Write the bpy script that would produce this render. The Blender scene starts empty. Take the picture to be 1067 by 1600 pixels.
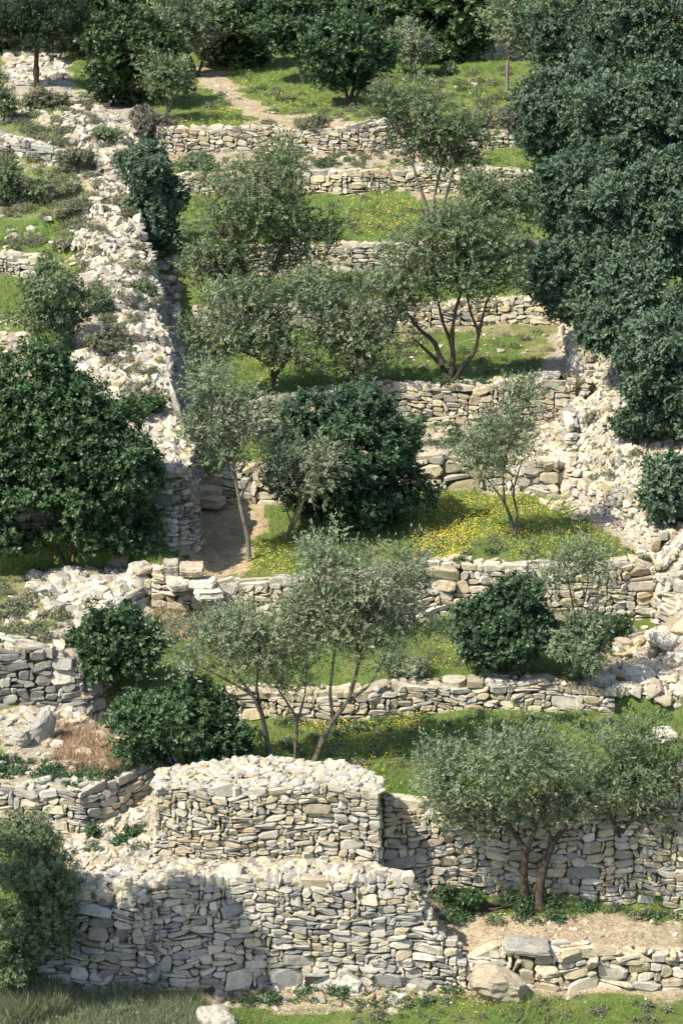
import bpy, math, random
import numpy as np
from mathutils import Vector
from mathutils.geometry import convex_hull_2d
import bmesh
R = math.radians
rng = np.random.default_rng(7)
random.seed(7)
# ------------------------------------------------------------------ camera, sky, sun
CZ = 21.0; PITCH = 17.0; F = 3960.0          # F: focal length in pixels of the 1067x1600 picture
SUN_EL, SUN_AZ = 53.0, 236.0                 # azimuth clockwise from +Y, the sun stands to the left and a little behind the camera
S = bpy.context.scene
col = S.collection
cam = bpy.data.cameras.new('camera'); camo = bpy.data.objects.new('camera', cam); col.objects.link(camo)
cam.sensor_fit = 'VERTICAL'; cam.sensor_height = 24.0; cam.lens = F / 1600 * 24.0
cam.clip_start = 1.0; cam.clip_end = 1000
camo.location = (0, 0, CZ); camo.rotation_euler = (R(90 - PITCH), 0, 0)
S.camera = camo
w = bpy.data.worlds.new('World'); S.world = w; w.use_nodes = True
nt = w.node_tree; bg = nt.nodes['Background']
sky = nt.nodes.new('ShaderNodeTexSky'); sky.sky_type = 'NISHITA'; sky.sun_disc = False
sky.sun_elevation = R(SUN_EL); sky.sun_rotation = R(SUN_AZ)
nt.links.new(sky.outputs[0], bg.inputs[0]); bg.inputs[1].default_value = 0.13
sl = bpy.data.lights.new('sun', 'SUN'); sl.energy = 4.6; sl.angle = R(0.5); sl.color = (1.0, 0.935, 0.80)
so = bpy.data.objects.new('sun', sl); col.objects.link(so)
sd = Vector((math.sin(R(SUN_AZ)) * math.cos(R(SUN_EL)), math.cos(R(SUN_AZ)) * math.cos(R(SUN_EL)), math.sin(R(SUN_EL))))
so.rotation_euler = sd.to_track_quat('Z', 'Y').to_euler(); so.location = (-30, 0, 60)
S.view_settings.view_transform = 'Standard'; S.view_settings.look = 'None'
S.view_settings.exposure = 0.78; S.view_settings.gamma = 1.0
S.render.engine = 'CYCLES'
S.cycles.max_bounces = 5; S.cycles.diffuse_bounces = 3; S.cycles.glossy_bounces = 1; S.cycles.transmission_bounces = 3

# ------------------------------------------------------------------ pixel <-> place
sp, cp = math.sin(R(PITCH)), math.cos(R(PITCH))
def ray(u, v):
    a = (np.asarray(u, float) - 533.5) / F; b = -(np.asarray(v, float) - 800) / F
    return a, cp + b * sp, -sp + b * cp            # x, y, z for unit view depth
def at(u, v, Y):
    dx, dy, dz = ray(u, v); t = Y / dy
    return dx * t, Y + 0 * t, CZ + dz * t
def zat(v, Y): return float(at(533.5, v, Y)[2])
def xat(u, v, Y): return float(at(u, v, Y)[0])
def proj(x, y, z):
    z = z - CZ; d = y * cp - z * sp; b = y * sp + z * cp
    return 533.5 + F * x / d, 800 - F * b / d
def scale_at(Y): return F / (Y * 1.045)           # about pixels per metre

# ------------------------------------------------------------------ materials
def nodes(name):
    m = bpy.data.materials.new(name); m.use_nodes = True
    n = m.node_tree; p = n.nodes['Principled BSDF']; return m, n, p
def noise(n, scale, detail=4, rough=0.55, coord=None):
    t = n.nodes.new('ShaderNodeTexNoise'); t.inputs['Scale'].default_value = scale
    t.inputs['Detail'].default_value = detail; t.inputs['Roughness'].default_value = rough
    if coord is None: coord = n.nodes.new('ShaderNodeNewGeometry').outputs['Position']
    n.links.new(coord, t.inputs['Vector']); return t
def ramp(n, src, stops):
    r = n.nodes.new('ShaderNodeValToRGB')
    e = r.color_ramp.elements
    while len(e) < len(stops): e.new(0.5)
    for k, (p, c) in enumerate(stops):
        e[k].position = p; e[k].color = (*c, 1) if len(c) == 3 else c
    n.links.new(src, r.inputs[0]); return r
def mixc(n, mode, fac, a, b):
    m = n.nodes.new('ShaderNodeMix'); m.data_type = 'RGBA'; m.blend_type = mode
    if isinstance(fac, (int, float)): m.inputs[0].default_value = fac
    else: n.links.new(fac, m.inputs[0])
    for s, i in ((a, 6), (b, 7)):
        if isinstance(s, tuple): m.inputs[i].default_value = (*s, 1)
        else: n.links.new(s, m.inputs[i])
    return m.outputs[2]
def attr(n, name='tint'):
    a = n.nodes.new('ShaderNodeAttribute'); a.attribute_name = name; return a.outputs['Color']
def bump(n, p, h, strength, dist):
    b = n.nodes.new('ShaderNodeBump'); b.inputs['Strength'].default_value = strength; b.inputs['Distance'].default_value = dist
    n.links.new(h, b.inputs['Height']); n.links.new(b.outputs[0], p.inputs['Normal'])

def rock_material():
    m, n, p = nodes('limestone')
    a = noise(n, 9, 6, 0.65); b = noise(n, 34, 5, 0.7)
    c = mixc(n, 'MULTIPLY', 0.85, attr(n), ramp(n, a.outputs[0], [(0.30, (.52, .50, .47)), (0.47, (.93, .92, .90)), (0.7, (1.08, 1.06, 1.0))]).outputs[0])
    c = mixc(n, 'MULTIPLY', 0.6, c, ramp(n, b.outputs[0], [(0.33, (.45, .43, .40)), (0.50, (1, 1, 1)), (0.8, (1.05, 1.05, 1.05))]).outputs[0])
    st = noise(n, 1.5, 6, 0.7); li = noise(n, 5.5, 5, 0.75)
    c = mixc(n, 'MULTIPLY', 0.5, c, ramp(n, st.outputs[0], [(0.36, (.60, .60, .59)), (0.50, (1, 1, 1)), (0.68, (1.06, 1.04, 1.0))]).outputs[0])
    c = mixc(n, 'MIX', ramp(n, li.outputs[0], [(0.60, (0, 0, 0)), (0.70, (.38, .38, .38))]).outputs[0], c, (.22, .215, .20))
    n.links.new(c, p.inputs['Base Color']); p.inputs['Roughness'].default_value = 0.9
    p.inputs['Specular IOR Level'].default_value = 0.2
    bump(n, p, b.outputs[0], 0.8, 0.03)
    return m
def leaf_material(name, back=(1.0, 1.0, 1.0), rough=0.5, spec=0.5, trans=0.25):
    m, n, p = nodes(name)
    g = n.nodes.new('ShaderNodeNewGeometry')
    c = mixc(n, 'MIX', g.outputs['Backfacing'], attr(n), mixc(n, 'MULTIPLY', 1.0, attr(n), back))
    n.links.new(c, p.inputs['Base Color']); p.inputs['Roughness'].default_value = rough
    p.inputs['Specular IOR Level'].default_value = spec
    t = n.nodes.new('ShaderNodeBsdfTranslucent'); n.links.new(mixc(n, 'MULTIPLY', 1.0, attr(n), (1.3, 1.5, .7)), t.inputs[0])
    mx = n.nodes.new('ShaderNodeMixShader'); mx.inputs[0].default_value = trans
    n.links.new(p.outputs[0], mx.inputs[1]); n.links.new(t.outputs[0], mx.inputs[2])
    n.links.new(mx.outputs[0], n.nodes['Material Output'].inputs[0])
    return m
def bark_material():
    m, n, p = nodes('bark')
    a = noise(n, 22, 5, 0.7)
    n.links.new(mixc(n, 'MULTIPLY', 1.0, attr(n), ramp(n, a.outputs[0], [(0.3, (.45, .42, .4)), (0.65, (1.25, 1.22, 1.2))]).outputs[0]), p.inputs['Base Color'])
    p.inputs['Roughness'].default_value = 0.95; p.inputs['Specular IOR Level'].default_value = 0.1
    bump(n, p, a.outputs[0], 0.8, 0.03); return m
def ground_material():
    m, n, p = nodes('hillside_soil_and_turf')
    ve = n.nodes.new('ShaderNodeSeparateColor'); n.links.new(attr(n), ve.inputs[0])   # R turf, G pale stone grit
    big = noise(n, 1.1, 5, 0.6); fine = noise(n, 16, 5, 0.7); mid = noise(n, 4.2, 5, 0.65)
    soil = mixc(n, 'MIX', ramp(n, mid.outputs[0], [(0.38, (0, 0, 0)), (0.62, (1, 1, 1))]).outputs[0], (.38, .275, .15), (.58, .455, .28))
    soil = mixc(n, 'MULTIPLY', 0.7, soil, ramp(n, fine.outputs[0], [(0.3, (.5, .48, .45)), (0.55, (1, 1, 1)), (0.75, (1.25, 1.25, 1.2))]).outputs[0])
    grit = mixc(n, 'MIX', ramp(n, fine.outputs[0], [(0.42, (0, 0, 0)), (0.52, (1, 1, 1))]).outputs[0], (.24, .19, .13), (.52, .49, .43))
    soil = mixc(n, 'MIX', ve.outputs[1], soil, grit)
    turf = mixc(n, 'MIX', ramp(n, mid.outputs[0], [(0.35, (0, 0, 0)), (0.65, (1, 1, 1))]).outputs[0], (.105, .18, .04), (.20, .255, .07))
    turf = mixc(n, 'MIX', ramp(n, big.outputs[0], [(0.45, (0, 0, 0)), (0.7, (.8, .8, .8))]).outputs[0], turf, (.24, .235, .10))
    turf = mixc(n, 'MULTIPLY', 0.8, turf, ramp(n, fine.outputs[0], [(0.3, (.45, .5, .4)), (0.55, (1, 1, 1)), (0.8, (1.3, 1.25, 1.1))]).outputs[0])
    k = n.nodes.new('ShaderNodeMath'); k.operation = 'MULTIPLY_ADD'; k.inputs[1].default_value = 0.9; k.inputs[2].default_value = -0.45
    n.links.new(mid.outputs[0], k.inputs[0])
    s = n.nodes.new('ShaderNodeMath'); s.operation = 'ADD'; n.links.new(k.outputs[0], s.inputs[0]); n.links.new(ve.outputs[0], s.inputs[1])
    c = mixc(n, 'MIX', ramp(n, s.outputs[0], [(0.36, (0, 0, 0)), (0.60, (1, 1, 1))]).outputs[0], soil, turf)
    n.links.new(c, p.inputs['Base Color']); p.inputs['Roughness'].default_value = 1.0; p.inputs['Specular IOR Level'].default_value = 0.1
    bump(n, p, fine.outputs[0], 1.0, 0.08); return m
M_ROCK = rock_material(); M_BARK = bark_material(); M_GROUND = ground_material()
M_OLIVE = leaf_material('olive_leaf', back=(1.4, 1.38, 1.5), rough=0.5, spec=0.35, trans=0.30)
M_DARK = leaf_material('evergreen_leaf', back=(1.25, 1.2, 1.1), rough=0.48, spec=0.4, trans=0.15)
M_DULL = leaf_material('dull_leaf', back=(1.3, 1.25, 1.3), rough=0.6, spec=0.3, trans=0.2)
M_GRASS = leaf_material('grass_blade', rough=0.6, spec=0.25, trans=0.35)
M_DRY = leaf_material('dry_stem', rough=0.8, spec=0.1, trans=0.15)
M_PETAL = leaf_material('yellow_petal', rough=0.7, spec=0.1, trans=0.2)

# ------------------------------------------------------------------ mesh helpers
def mesh(name, V, FS, mat, tint=None, smooth=False):
    """V (n,3); FS list of (m,k) index arrays; tint (faces,3)"""
    me = bpy.data.meshes.new(name)
    V = np.asarray(V, np.float32); me.vertices.add(len(V)); me.vertices.foreach_set('co', V.ravel())
    FS = [np.asarray(f, np.int32) for f in FS if len(f)]
    loops = np.concatenate([f.ravel() for f in FS]); sizes = np.concatenate([np.full(len(f), f.shape[1], np.int32) for f in FS])
    me.loops.add(len(loops)); me.loops.foreach_set('vertex_index', loops)
    me.polygons.add(len(sizes)); st = np.concatenate([[0], np.cumsum(sizes)[:-1]]).astype(np.int32)
    me.polygons.foreach_set('loop_start', st)
    me.polygons.foreach_set('use_smooth', np.full(len(sizes), smooth))
    if tint is not None:
        a = me.attributes.new('tint', 'FLOAT_COLOR', 'FACE')
        t = np.ones((len(sizes), 4), np.float32); t[:, :3] = tint; a.data.foreach_set('color', t.ravel())
    me.update(calc_edges=True); me.validate()
    me.materials.append(mat)
    return me
def link(name, me, parent=None, loc=None):
    o = bpy.data.objects.new(name, me); col.objects.link(o)
    if parent is not None: o.parent = parent
    if loc is not None: o.location = loc
    return o
def tag(o, label=None, cat=None, group=None, kind=None):
    for k, v in (('label', label), ('category', cat), ('group', group), ('kind', kind)):
        if v: o[k] = v
    return o

# ------------------------------------------------------------------ the lie of the land
Y0, Z0 = 37.5, zat(1660, 37.5)
# terrace walls of the middle strip: distance, then (u, v top, v base)
WALLS = {
 'A': (39.9, [(0,1408,1545),(225,1408,1545),(240,1388,1545),(640,1386,1545),(662,1425,1545),(690,1478,1545),(725,1508,1548),(780,1494,1546),(850,1490,1544),(900,1488,1542),(980,1500,1545),(1067,1502,1548)]),
 'B': (41.75, [(0,1262,1300),(585,1250,1318),(600,1250,1372),(650,1264,1392),(720,1272,1400),(850,1272,1402),(960,1245,1408),(1067,1206,1415)]),
 'C': (46.1, [(0,1090,1130),(430,1092,1128),(520,1085,1128),(640,1078,1118),(720,1072,1110),(850,1072,1110),(1067,1090,1120)]),
 'D': (49.8, [(0,905,960),(255,895,950),(300,903,960),(318,918,965),(335,926,970),(400,916,965),(560,905,975),(650,890,975),(760,888,970),(900,892,968),(1020,888,972),(1067,888,972)]),
 'E': (55.2, [(0,755,790),(340,742,790),(430,728,785),(660,716,768),(720,714,766),(860,726,770),(1067,730,770)]),
 'F': (57.6, [(0,650,690),(330,645,690),(430,625,675),(620,606,668),(720,606,664),(860,600,660),(1067,600,660)]),
 'G': (63.3, [(0,490,520),(560,482,515),(640,480,512),(760,476,508),(870,470,508),(1067,470,508)]),
 'H': (66.8, [(0,400,432),(480,388,432),(600,384,422),(760,386,418),(860,384,415),(1067,384,415)]),
 'I': (73.8, [(0,278,305),(270,275,302),(380,275,302),(540,272,302),(740,268,300),(850,270,300),(1067,270,300)]),
 'J': (77.2, [(0,205,240),(245,204,240),(400,204,238),(480,208,240),(600,192,240),(660,200,238),(760,205,232),(1067,205,232)]),
 'K': (90.5, [(0,100,104),(300,100,104),(420,98,102),(700,92,98),(740,52,92),(840,50,92),(1067,50,92)]),
}
def wall_x(Y, u, v): return np.array([xat(a, b, Y) for a, b in zip(u, v)])
WX = {}
for k, (Y, pts) in WALLS.items():
    p = np.array(pts, float)
    WX[k] = (Y, wall_x(Y, p[:, 0], p[:, 2]), np.array([zat(v, Y) for v in p[:, 1]]), np.array([zat(v, Y) for v in p[:, 2]]))
def wy(k, x): return WX[k][0] + 0.12 * math.sin(x * 1.3 + ord(k)) * (0 if k == 'A' else 1)
def mid_knots(x):
    ys, zs = [10, Y0], [Z0 - 6, Z0]
    for k in WX:
        Y, X, zt, zb = WX[k]; yy = wy(k, x)
        ys += [yy + 0.10, yy + 0.30]; zs += [np.interp(x, X, zb), np.interp(x, X, zt)]
    ys += [96, 101, 106, 140, 400]; zs += [zat(66, 96), zat(40, 101), zat(-30, 106), zat(-30, 106) + 14, zat(-30, 106) + 60]
    return ys, zs
def xl2(x):   # y of the curved lower left wall
    return 41.85 + 1.75 * np.clip((x - xat(125, 1300, 41.8)) / (xat(262, 1215, 43.5) - xat(125, 1300, 41.8)), 0, 1) ** 1.2
ZT = zat(1392, 40.0)
def left_knots(x):
    y2 = float(xl2(x)); t = (y2 - 41.85) / 1.75
    ys = [10, Y0, 39.8, 40.1, y2 + .1, y2 + .3, 45.8, 46.0, 49.2, 50.9, 51.2, 51.6, 54.0, 54.3, 56.1, 62.3, 62.6, 66.5, 73.4, 73.7, 77.4, 86.0, 92, 100, 140, 400]
    zs = [Z0 - 6, Z0, Z0 + .15, ZT, zat(1302, 41.85) + .45 * t, zat(1243, 41.85) + .30 * t, zat(1108, 45.8), zat(1022, 45.8), zat(935, 49.2), zat(893, 50.9), zat(885, 51.2),
          zat(745, 51.6), zat(668, 54.0), zat(655, 54.3), zat(562, 56.1), zat(434, 62.3), zat(420, 62.6), zat(345, 66.5), zat(256, 73.4), zat(240, 73.7), zat(200, 77.4), zat(128, 86), zat(100, 92)]
    zs += [zat(36, 100), zs[-1] + 16, zs[-1] + 60]
    return ys, zs
EDGE = [(41.0,250,1300),(43.6,265,1200),(44.6,205,1165),(45.7,150,1110),(48.0,185,1000),(50.3,226,915),(51.2,236,880),(51.5,306,735),(54.0,300,655),(56.1,286,560),(58.5,268,510),(62.4,258,425),(66.0,232,350),(70.0,210,300),(76.0,222,205),(78.5,192,180),(84,150,150),(120,60,60)]
EY = np.array([e[0] for e in EDGE]); EX = np.array([xat(e[1], e[2], e[0]) for e in EDGE])
RE = [(43.5,1110,1150),(46.0,1062,1110),(48.0,1000,1050),(49.6,1028,975),(51.5,1008,900),(53.5,935,830),(55.2,872,765),(56.5,868,705),(58.0,905,605),(60.0,884,560),(63.0,872,500),(68,850,390),(77,820,240),(90,860,100)]
RY = np.array([e[0] for e in RE]); RX = np.array([xat(e[1], e[2], e[0]) for e in RE])
RH = [(43.5, 0), (46.0, .5), (47.5, 1.3), (50, 1.5), (53, 1.4), (58, 1.5), (63, 1.2), (70, .9), (90, .6)]
RHY = np.array([e[0] for e in RH]); RHH = np.array([e[1] for e in RH])
GX = np.arange(-26, 26.01, 0.1); GY = np.arange(34, 122, 0.1)
def build_land():
    Z = np.zeros((len(GY), len(GX)))
    for i, x in enumerate(GX):
        ym, zm = mid_knots(x); yl, zl = left_knots(x)
        M = np.interp(GY, ym, zm); L = np.interp(GY, yl, zl)
        xe = np.interp(GY, EY, EX)
        stp = (GY + .5 * x + .5 * math.sin(x * 2.1)) / 2.6; hump = (.16 - .30 * (stp % 1.0)) * np.clip((x - (xe - 3.2)) / .6, 0, 1) * np.clip((GY - 54.6) / 1, 0, 1) * np.clip((78 - GY) / 5, 0, 1)
        hump = hump + 0.32 * np.exp(-((x - (xe - 1.3)) / 0.9) ** 2) * np.clip((GY - 53) / 3, 0, 1) * np.clip((82 - GY) / 5, 0, 1)
        t = np.clip((xe - .12 - x) / 0.22, 0, 1)
        z = M * (1 - t) + (L + hump) * t
        # right bank: a smooth line through the terrace tops, raised
        xs = ym[2:]; top = np.interp(GY, [y for y in ym[3::2]], [q for q in zm[3::2]])
        xr = np.interp(GY, RY, RX); h = np.interp(GY, RHY, RHH)
        s = np.clip((x - xr - .1) / 0.9, 0, 1); s2 = np.clip((x - xr - 1.0) / 3.0, 0, 1)
        bank = top - .55 + h * (1 + .30 * s2)
        on = (GY > 45.0)
        z = np.where(on & (s > 0), np.maximum(z, z * (1 - s) + bank * s), z)
        Z[:, i] = z
    # small unevenness
    yy, xx = np.meshgrid(GY, GX, indexing='ij')
    Z += 0.035 * np.sin(xx * 2.1 + yy * .7) * np.sin(yy * 1.7 - xx * .9) + 0.02 * np.sin(xx * 5.3 - yy * 3.1)
    return Z
LAND = build_land()
def ground(x, y):
    x = np.asarray(x, float); y = np.asarray(y, float)
    fx = np.clip((x - GX[0]) / 0.1, 0, len(GX) - 1.001); fy = np.clip((y - GY[0]) / 0.1, 0, len(GY) - 1.001)
    i = fx.astype(int); j = fy.astype(int); a = fx - i; b = fy - j
    return (LAND[j, i] * (1 - a) + LAND[j, i + 1] * a) * (1 - b) + (LAND[j + 1, i] * (1 - a) + LAND[j + 1, i + 1] * a) * b
def drop(u, v):
    """where the sight line through a pixel meets the ground"""
    u = np.atleast_1d(np.asarray(u, float)); v = np.atleast_1d(np.asarray(v, float))
    dx, dy, dz = ray(u, v); Y = np.full(len(u), 200.0); act = np.ones(len(u), bool)
    for y in np.arange(37.0, 121, 0.1):
        t = y / dy; hit = act & (CZ + dz * t <= ground(dx * t, y))
        Y[hit] = y; act &= ~hit
        if not act.any(): break
    t = Y / dy; x = dx * t
    return x, Y, ground(x, Y)
def gnormal(x, y):
    e = 0.12
    n = np.stack([-(ground(x + e, y) - ground(x - e, y)) / (2 * e), -(ground(x, y + e) - ground(x, y - e)) / (2 * e), np.ones_like(x)], 1)
    return n / np.linalg.norm(n, axis=1)[:, None]
def inpoly(u, v, P):
    P = np.array(P, float); c = np.zeros(len(u), bool); j = len(P) - 1
    for i in range(len(P)):
        x1, y1 = P[i]; x2, y2 = P[j]
        if y1 != y2:
            c ^= ((y1 > v) != (y2 > v)) & (u < (x2 - x1) * (v - y1) / (y2 - y1) + x1)
        j = i
    return c
# bare and stony places, as outlines: (turf, grit, outline)
COVER = [
 (.15, .25, [(300,108),(345,108),(385,150),(440,180),(560,185),(545,206),(470,208),(400,195),(355,160),(310,130)]),
 (.62, 0, [(420,0),(760,0),(760,80),(420,100)]),
 (.10, .45, [(240,238),(760,232),(760,250),(540,268),(240,262)]),
 (.35, .3, [(480,225),(640,215),(640,245),(480,245)]),
 (.1, .7, [(30,140),(220,140),(240,260),(250,400),(290,560),(310,740),(160,740),(110,560),(120,440),(90,330),(60,220)]),
 (.45, .4, [(60,160),(130,200),(130,330),(60,330)]),
 (.0, .9, [(150,560),(300,560),(312,745),(190,745)]),
 (.0, .15, [(285,765),(360,755),(430,770),(410,830),(380,900),(330,912),(280,880),(290,850)]),
 (.0, .9, [(40,893),(235,893),(230,1000),(150,1000),(90,960),(50,930)]),
 (.1, .8, [(95,940),(230,940),(150,1100),(60,1030)]),
 (.15, .6, [(0,1105),(150,1105),(280,1200),(200,1240),(0,1245),(0,1180)]),
 (.0, .8, [(90,1290),(235,1200),(250,1300),(640,1345),(670,1420),(90,1420)]),
 (.12, .3, [(640,1400),(720,1415),(860,1435),(1067,1432),(1067,1560),(640,1560),(560,1560),(560,1530),(640,1480)]),
 (.0, .1, [(240,925),(330,925),(360,1000),(240,1010)]),
 (.45, .25, [(620,505),(880,495),(890,520),(620,528)]),
 (.55, .12, [(800,500),(880,490),(890,600),(860,600),(820,560)]),
 (.25, .7, [(840,600),(900,600),(870,770),(980,860),(1010,890),(1030,1000),(970,1040),(1067,1110),(1100,1100),(1100,500),(870,500)]),
 (.2, .8, [(640,665),(870,660),(870,780),(760,770),(640,715)]),
 (.3, .4, [(930,1000),(1067,980),(1067,1110),(920,1060)]),
 (.15, .4, [(640,300),(860,295),(860,315),(640,312)]),
 (.35, .3, [(340,1075),(440,1080),(430,1128),(350,1120)]),
 (.3, .2, [(0,525),(50,520),(50,600),(0,600)]),
 (.05, .8, [(0,75),(100,75),(115,140),(0,150)]),
 (.55, .3, [(0,155),(110,150),(120,420),(0,430)]),
 (1., 0, [(0,345),(120,345),(125,395),(0,400)]),
 (.45, .3, [(0,900),(60,900),(100,960),(0,1010)]),
 (.30, .35, [(300,1530),(700,1545),(620,1580),(330,1580)]),
]
def cover(u, v):
    t = np.full(len(u), .85); g = np.zeros(len(u))
    for a, b, P in COVER:
        k = inpoly(u, v, P); t[k] = a; g[k] = b
    return t, g
def build_ground():
    xs = np.unique(np.concatenate([np.linspace(-120, -14, 30), np.arange(-14, 14, 0.14), np.linspace(14, 120, 30)]))
    ys = np.unique(np.concatenate([np.linspace(8, 37, 12), np.arange(37, 95, 0.14), np.arange(95, 120, .6), np.linspace(120, 300, 15)]))
    yy, xx = np.meshgrid(ys, xs, indexing='ij')
    z = ground(xx, yy)
    z = np.where(yy < 37, ground(xx, 37 + 0 * yy) - (37 - yy) * .28, z); z = np.where(yy > 120, ground(xx, 120 + 0 * yy) + (yy - 120) * .36, z)
    V = np.stack([xx.ravel(), yy.ravel(), z.ravel()], 1); nx = len(xs); ny = len(ys)
    i = np.arange(ny - 1)[:, None] * nx + np.arange(nx - 1)[None]; i = i.ravel()
    me = mesh('ground', V, [np.stack([i, i + 1, i + nx + 1, i + nx], 1)], M_GROUND, None, True)
    u, v = proj(V[:, 0], V[:, 1], V[:, 2]); wob = 9 * np.sin(V[:, 0] * 3.1 + V[:, 1] * 2.3); wob2 = 7 * np.sin(V[:, 0] * 2.2 - V[:, 1] * 3.7)
    t, g = cover(u + wob, v + wob2)
    a = me.attributes.new('tint', 'FLOAT_COLOR', 'POINT'); c = np.ones((len(V), 4), np.float32)
    c[:, 0] = t; c[:, 1] = g; c[:, 2] = 0; a.data.foreach_set('color', c.ravel())
    tag(link('ground', me), 'grassy terraced hillside of turf, pale soil and stone grit', 'ground', kind='structure')
build_ground()

# ------------------------------------------------------------------ stone
class Mesher:
    def __init__(s): s.V = []; s.F = {}; s.T = {}; s.n = 0
    def add(s, V, FS, T):
        V = np.asarray(V, np.float32)
        for f, t in zip(FS, T):
            k = f.shape[1]; s.F.setdefault(k, []).append(f + s.n); s.T.setdefault(k, []).append(t)
        s.V.append(V); s.n += len(V)
    def build(s, name, mat, parent=None, loc=None, smooth=False):
        ks = sorted(s.F); FS = [np.concatenate(s.F[k]) for k in ks]; T = np.concatenate([np.concatenate(s.T[k]) for k in ks])
        V = np.concatenate(s.V)
        if loc is not None: V = V - np.array(loc, np.float32)
        return link(name, mesh(name, V, FS, mat, T, smooth), parent, loc)
PAL = {  # limestone: bleached, warm cream, weathered grey
 'pale': np.array([(.64,.59,.50),(.58,.53,.45),(.52,.49,.435),(.62,.55,.43),(.43,.405,.36),(.54,.46,.345)]),
 'cream': np.array([(.62,.54,.39),(.58,.49,.33),(.64,.58,.46),(.50,.42,.285),(.54,.50,.42),(.42,.36,.27)]),
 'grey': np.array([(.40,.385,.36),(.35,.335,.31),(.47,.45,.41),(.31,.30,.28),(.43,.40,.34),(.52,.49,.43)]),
 'dark': np.array([(.24,.23,.215),(.19,.185,.175),(.30,.285,.26),(.26,.24,.20),(.21,.20,.185),(.34,.32,.28)]),  # dark grey stone, with some shadow worked into the tone
}
def colours(n, pal):
    """pal: dict palette -> weight"""
    ks = list(pal); w = np.array([pal[k] for k in ks], float); w /= w.sum()
    which = rng.choice(len(ks), n, p=w); c = np.zeros((n, 3))
    for i, k in enumerate(ks):
        m = which == i; c[m] = PAL[k][rng.integers(0, 6, m.sum())]
    return c * rng.uniform(.86, 1.1, (n, 1))
def pack(nS, nH, wmax=5, hmax=3, big=.03, blocks=()):
    full = np.zeros((nH, nS), bool); out = []
    for i, j, ww, hh in blocks:
        i = max(0, min(i, nS - ww)); j = max(0, min(j, nH - hh))
        if not full[j:j + hh, i:i + ww].any(): full[j:j + hh, i:i + ww] = True; out.append((i, j, ww, hh))
    for j in range(nH):
        i = 0
        while i < nS:
            if full[j, i]: i += 1; continue
            hh = random.choice((1, 1, 2, 2, 2, hmax)) if random.random() > big else hmax + 1
            ww = random.randint(2, wmax) if hh > 1 else random.randint(2, wmax + 1)
            if random.random() < .12: ww = 1
            if hh > hmax: ww = random.randint(4, wmax + 2)
            k = 0
            while k < ww and i + k < nS and not full[j, i + k]: k += 1
            ww = k; hh = min(hh, nH - j)
            full[j:j + hh, i:i + ww] = True; out.append((i, j, ww, hh)); i += ww
    return np.array(out, float)
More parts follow.
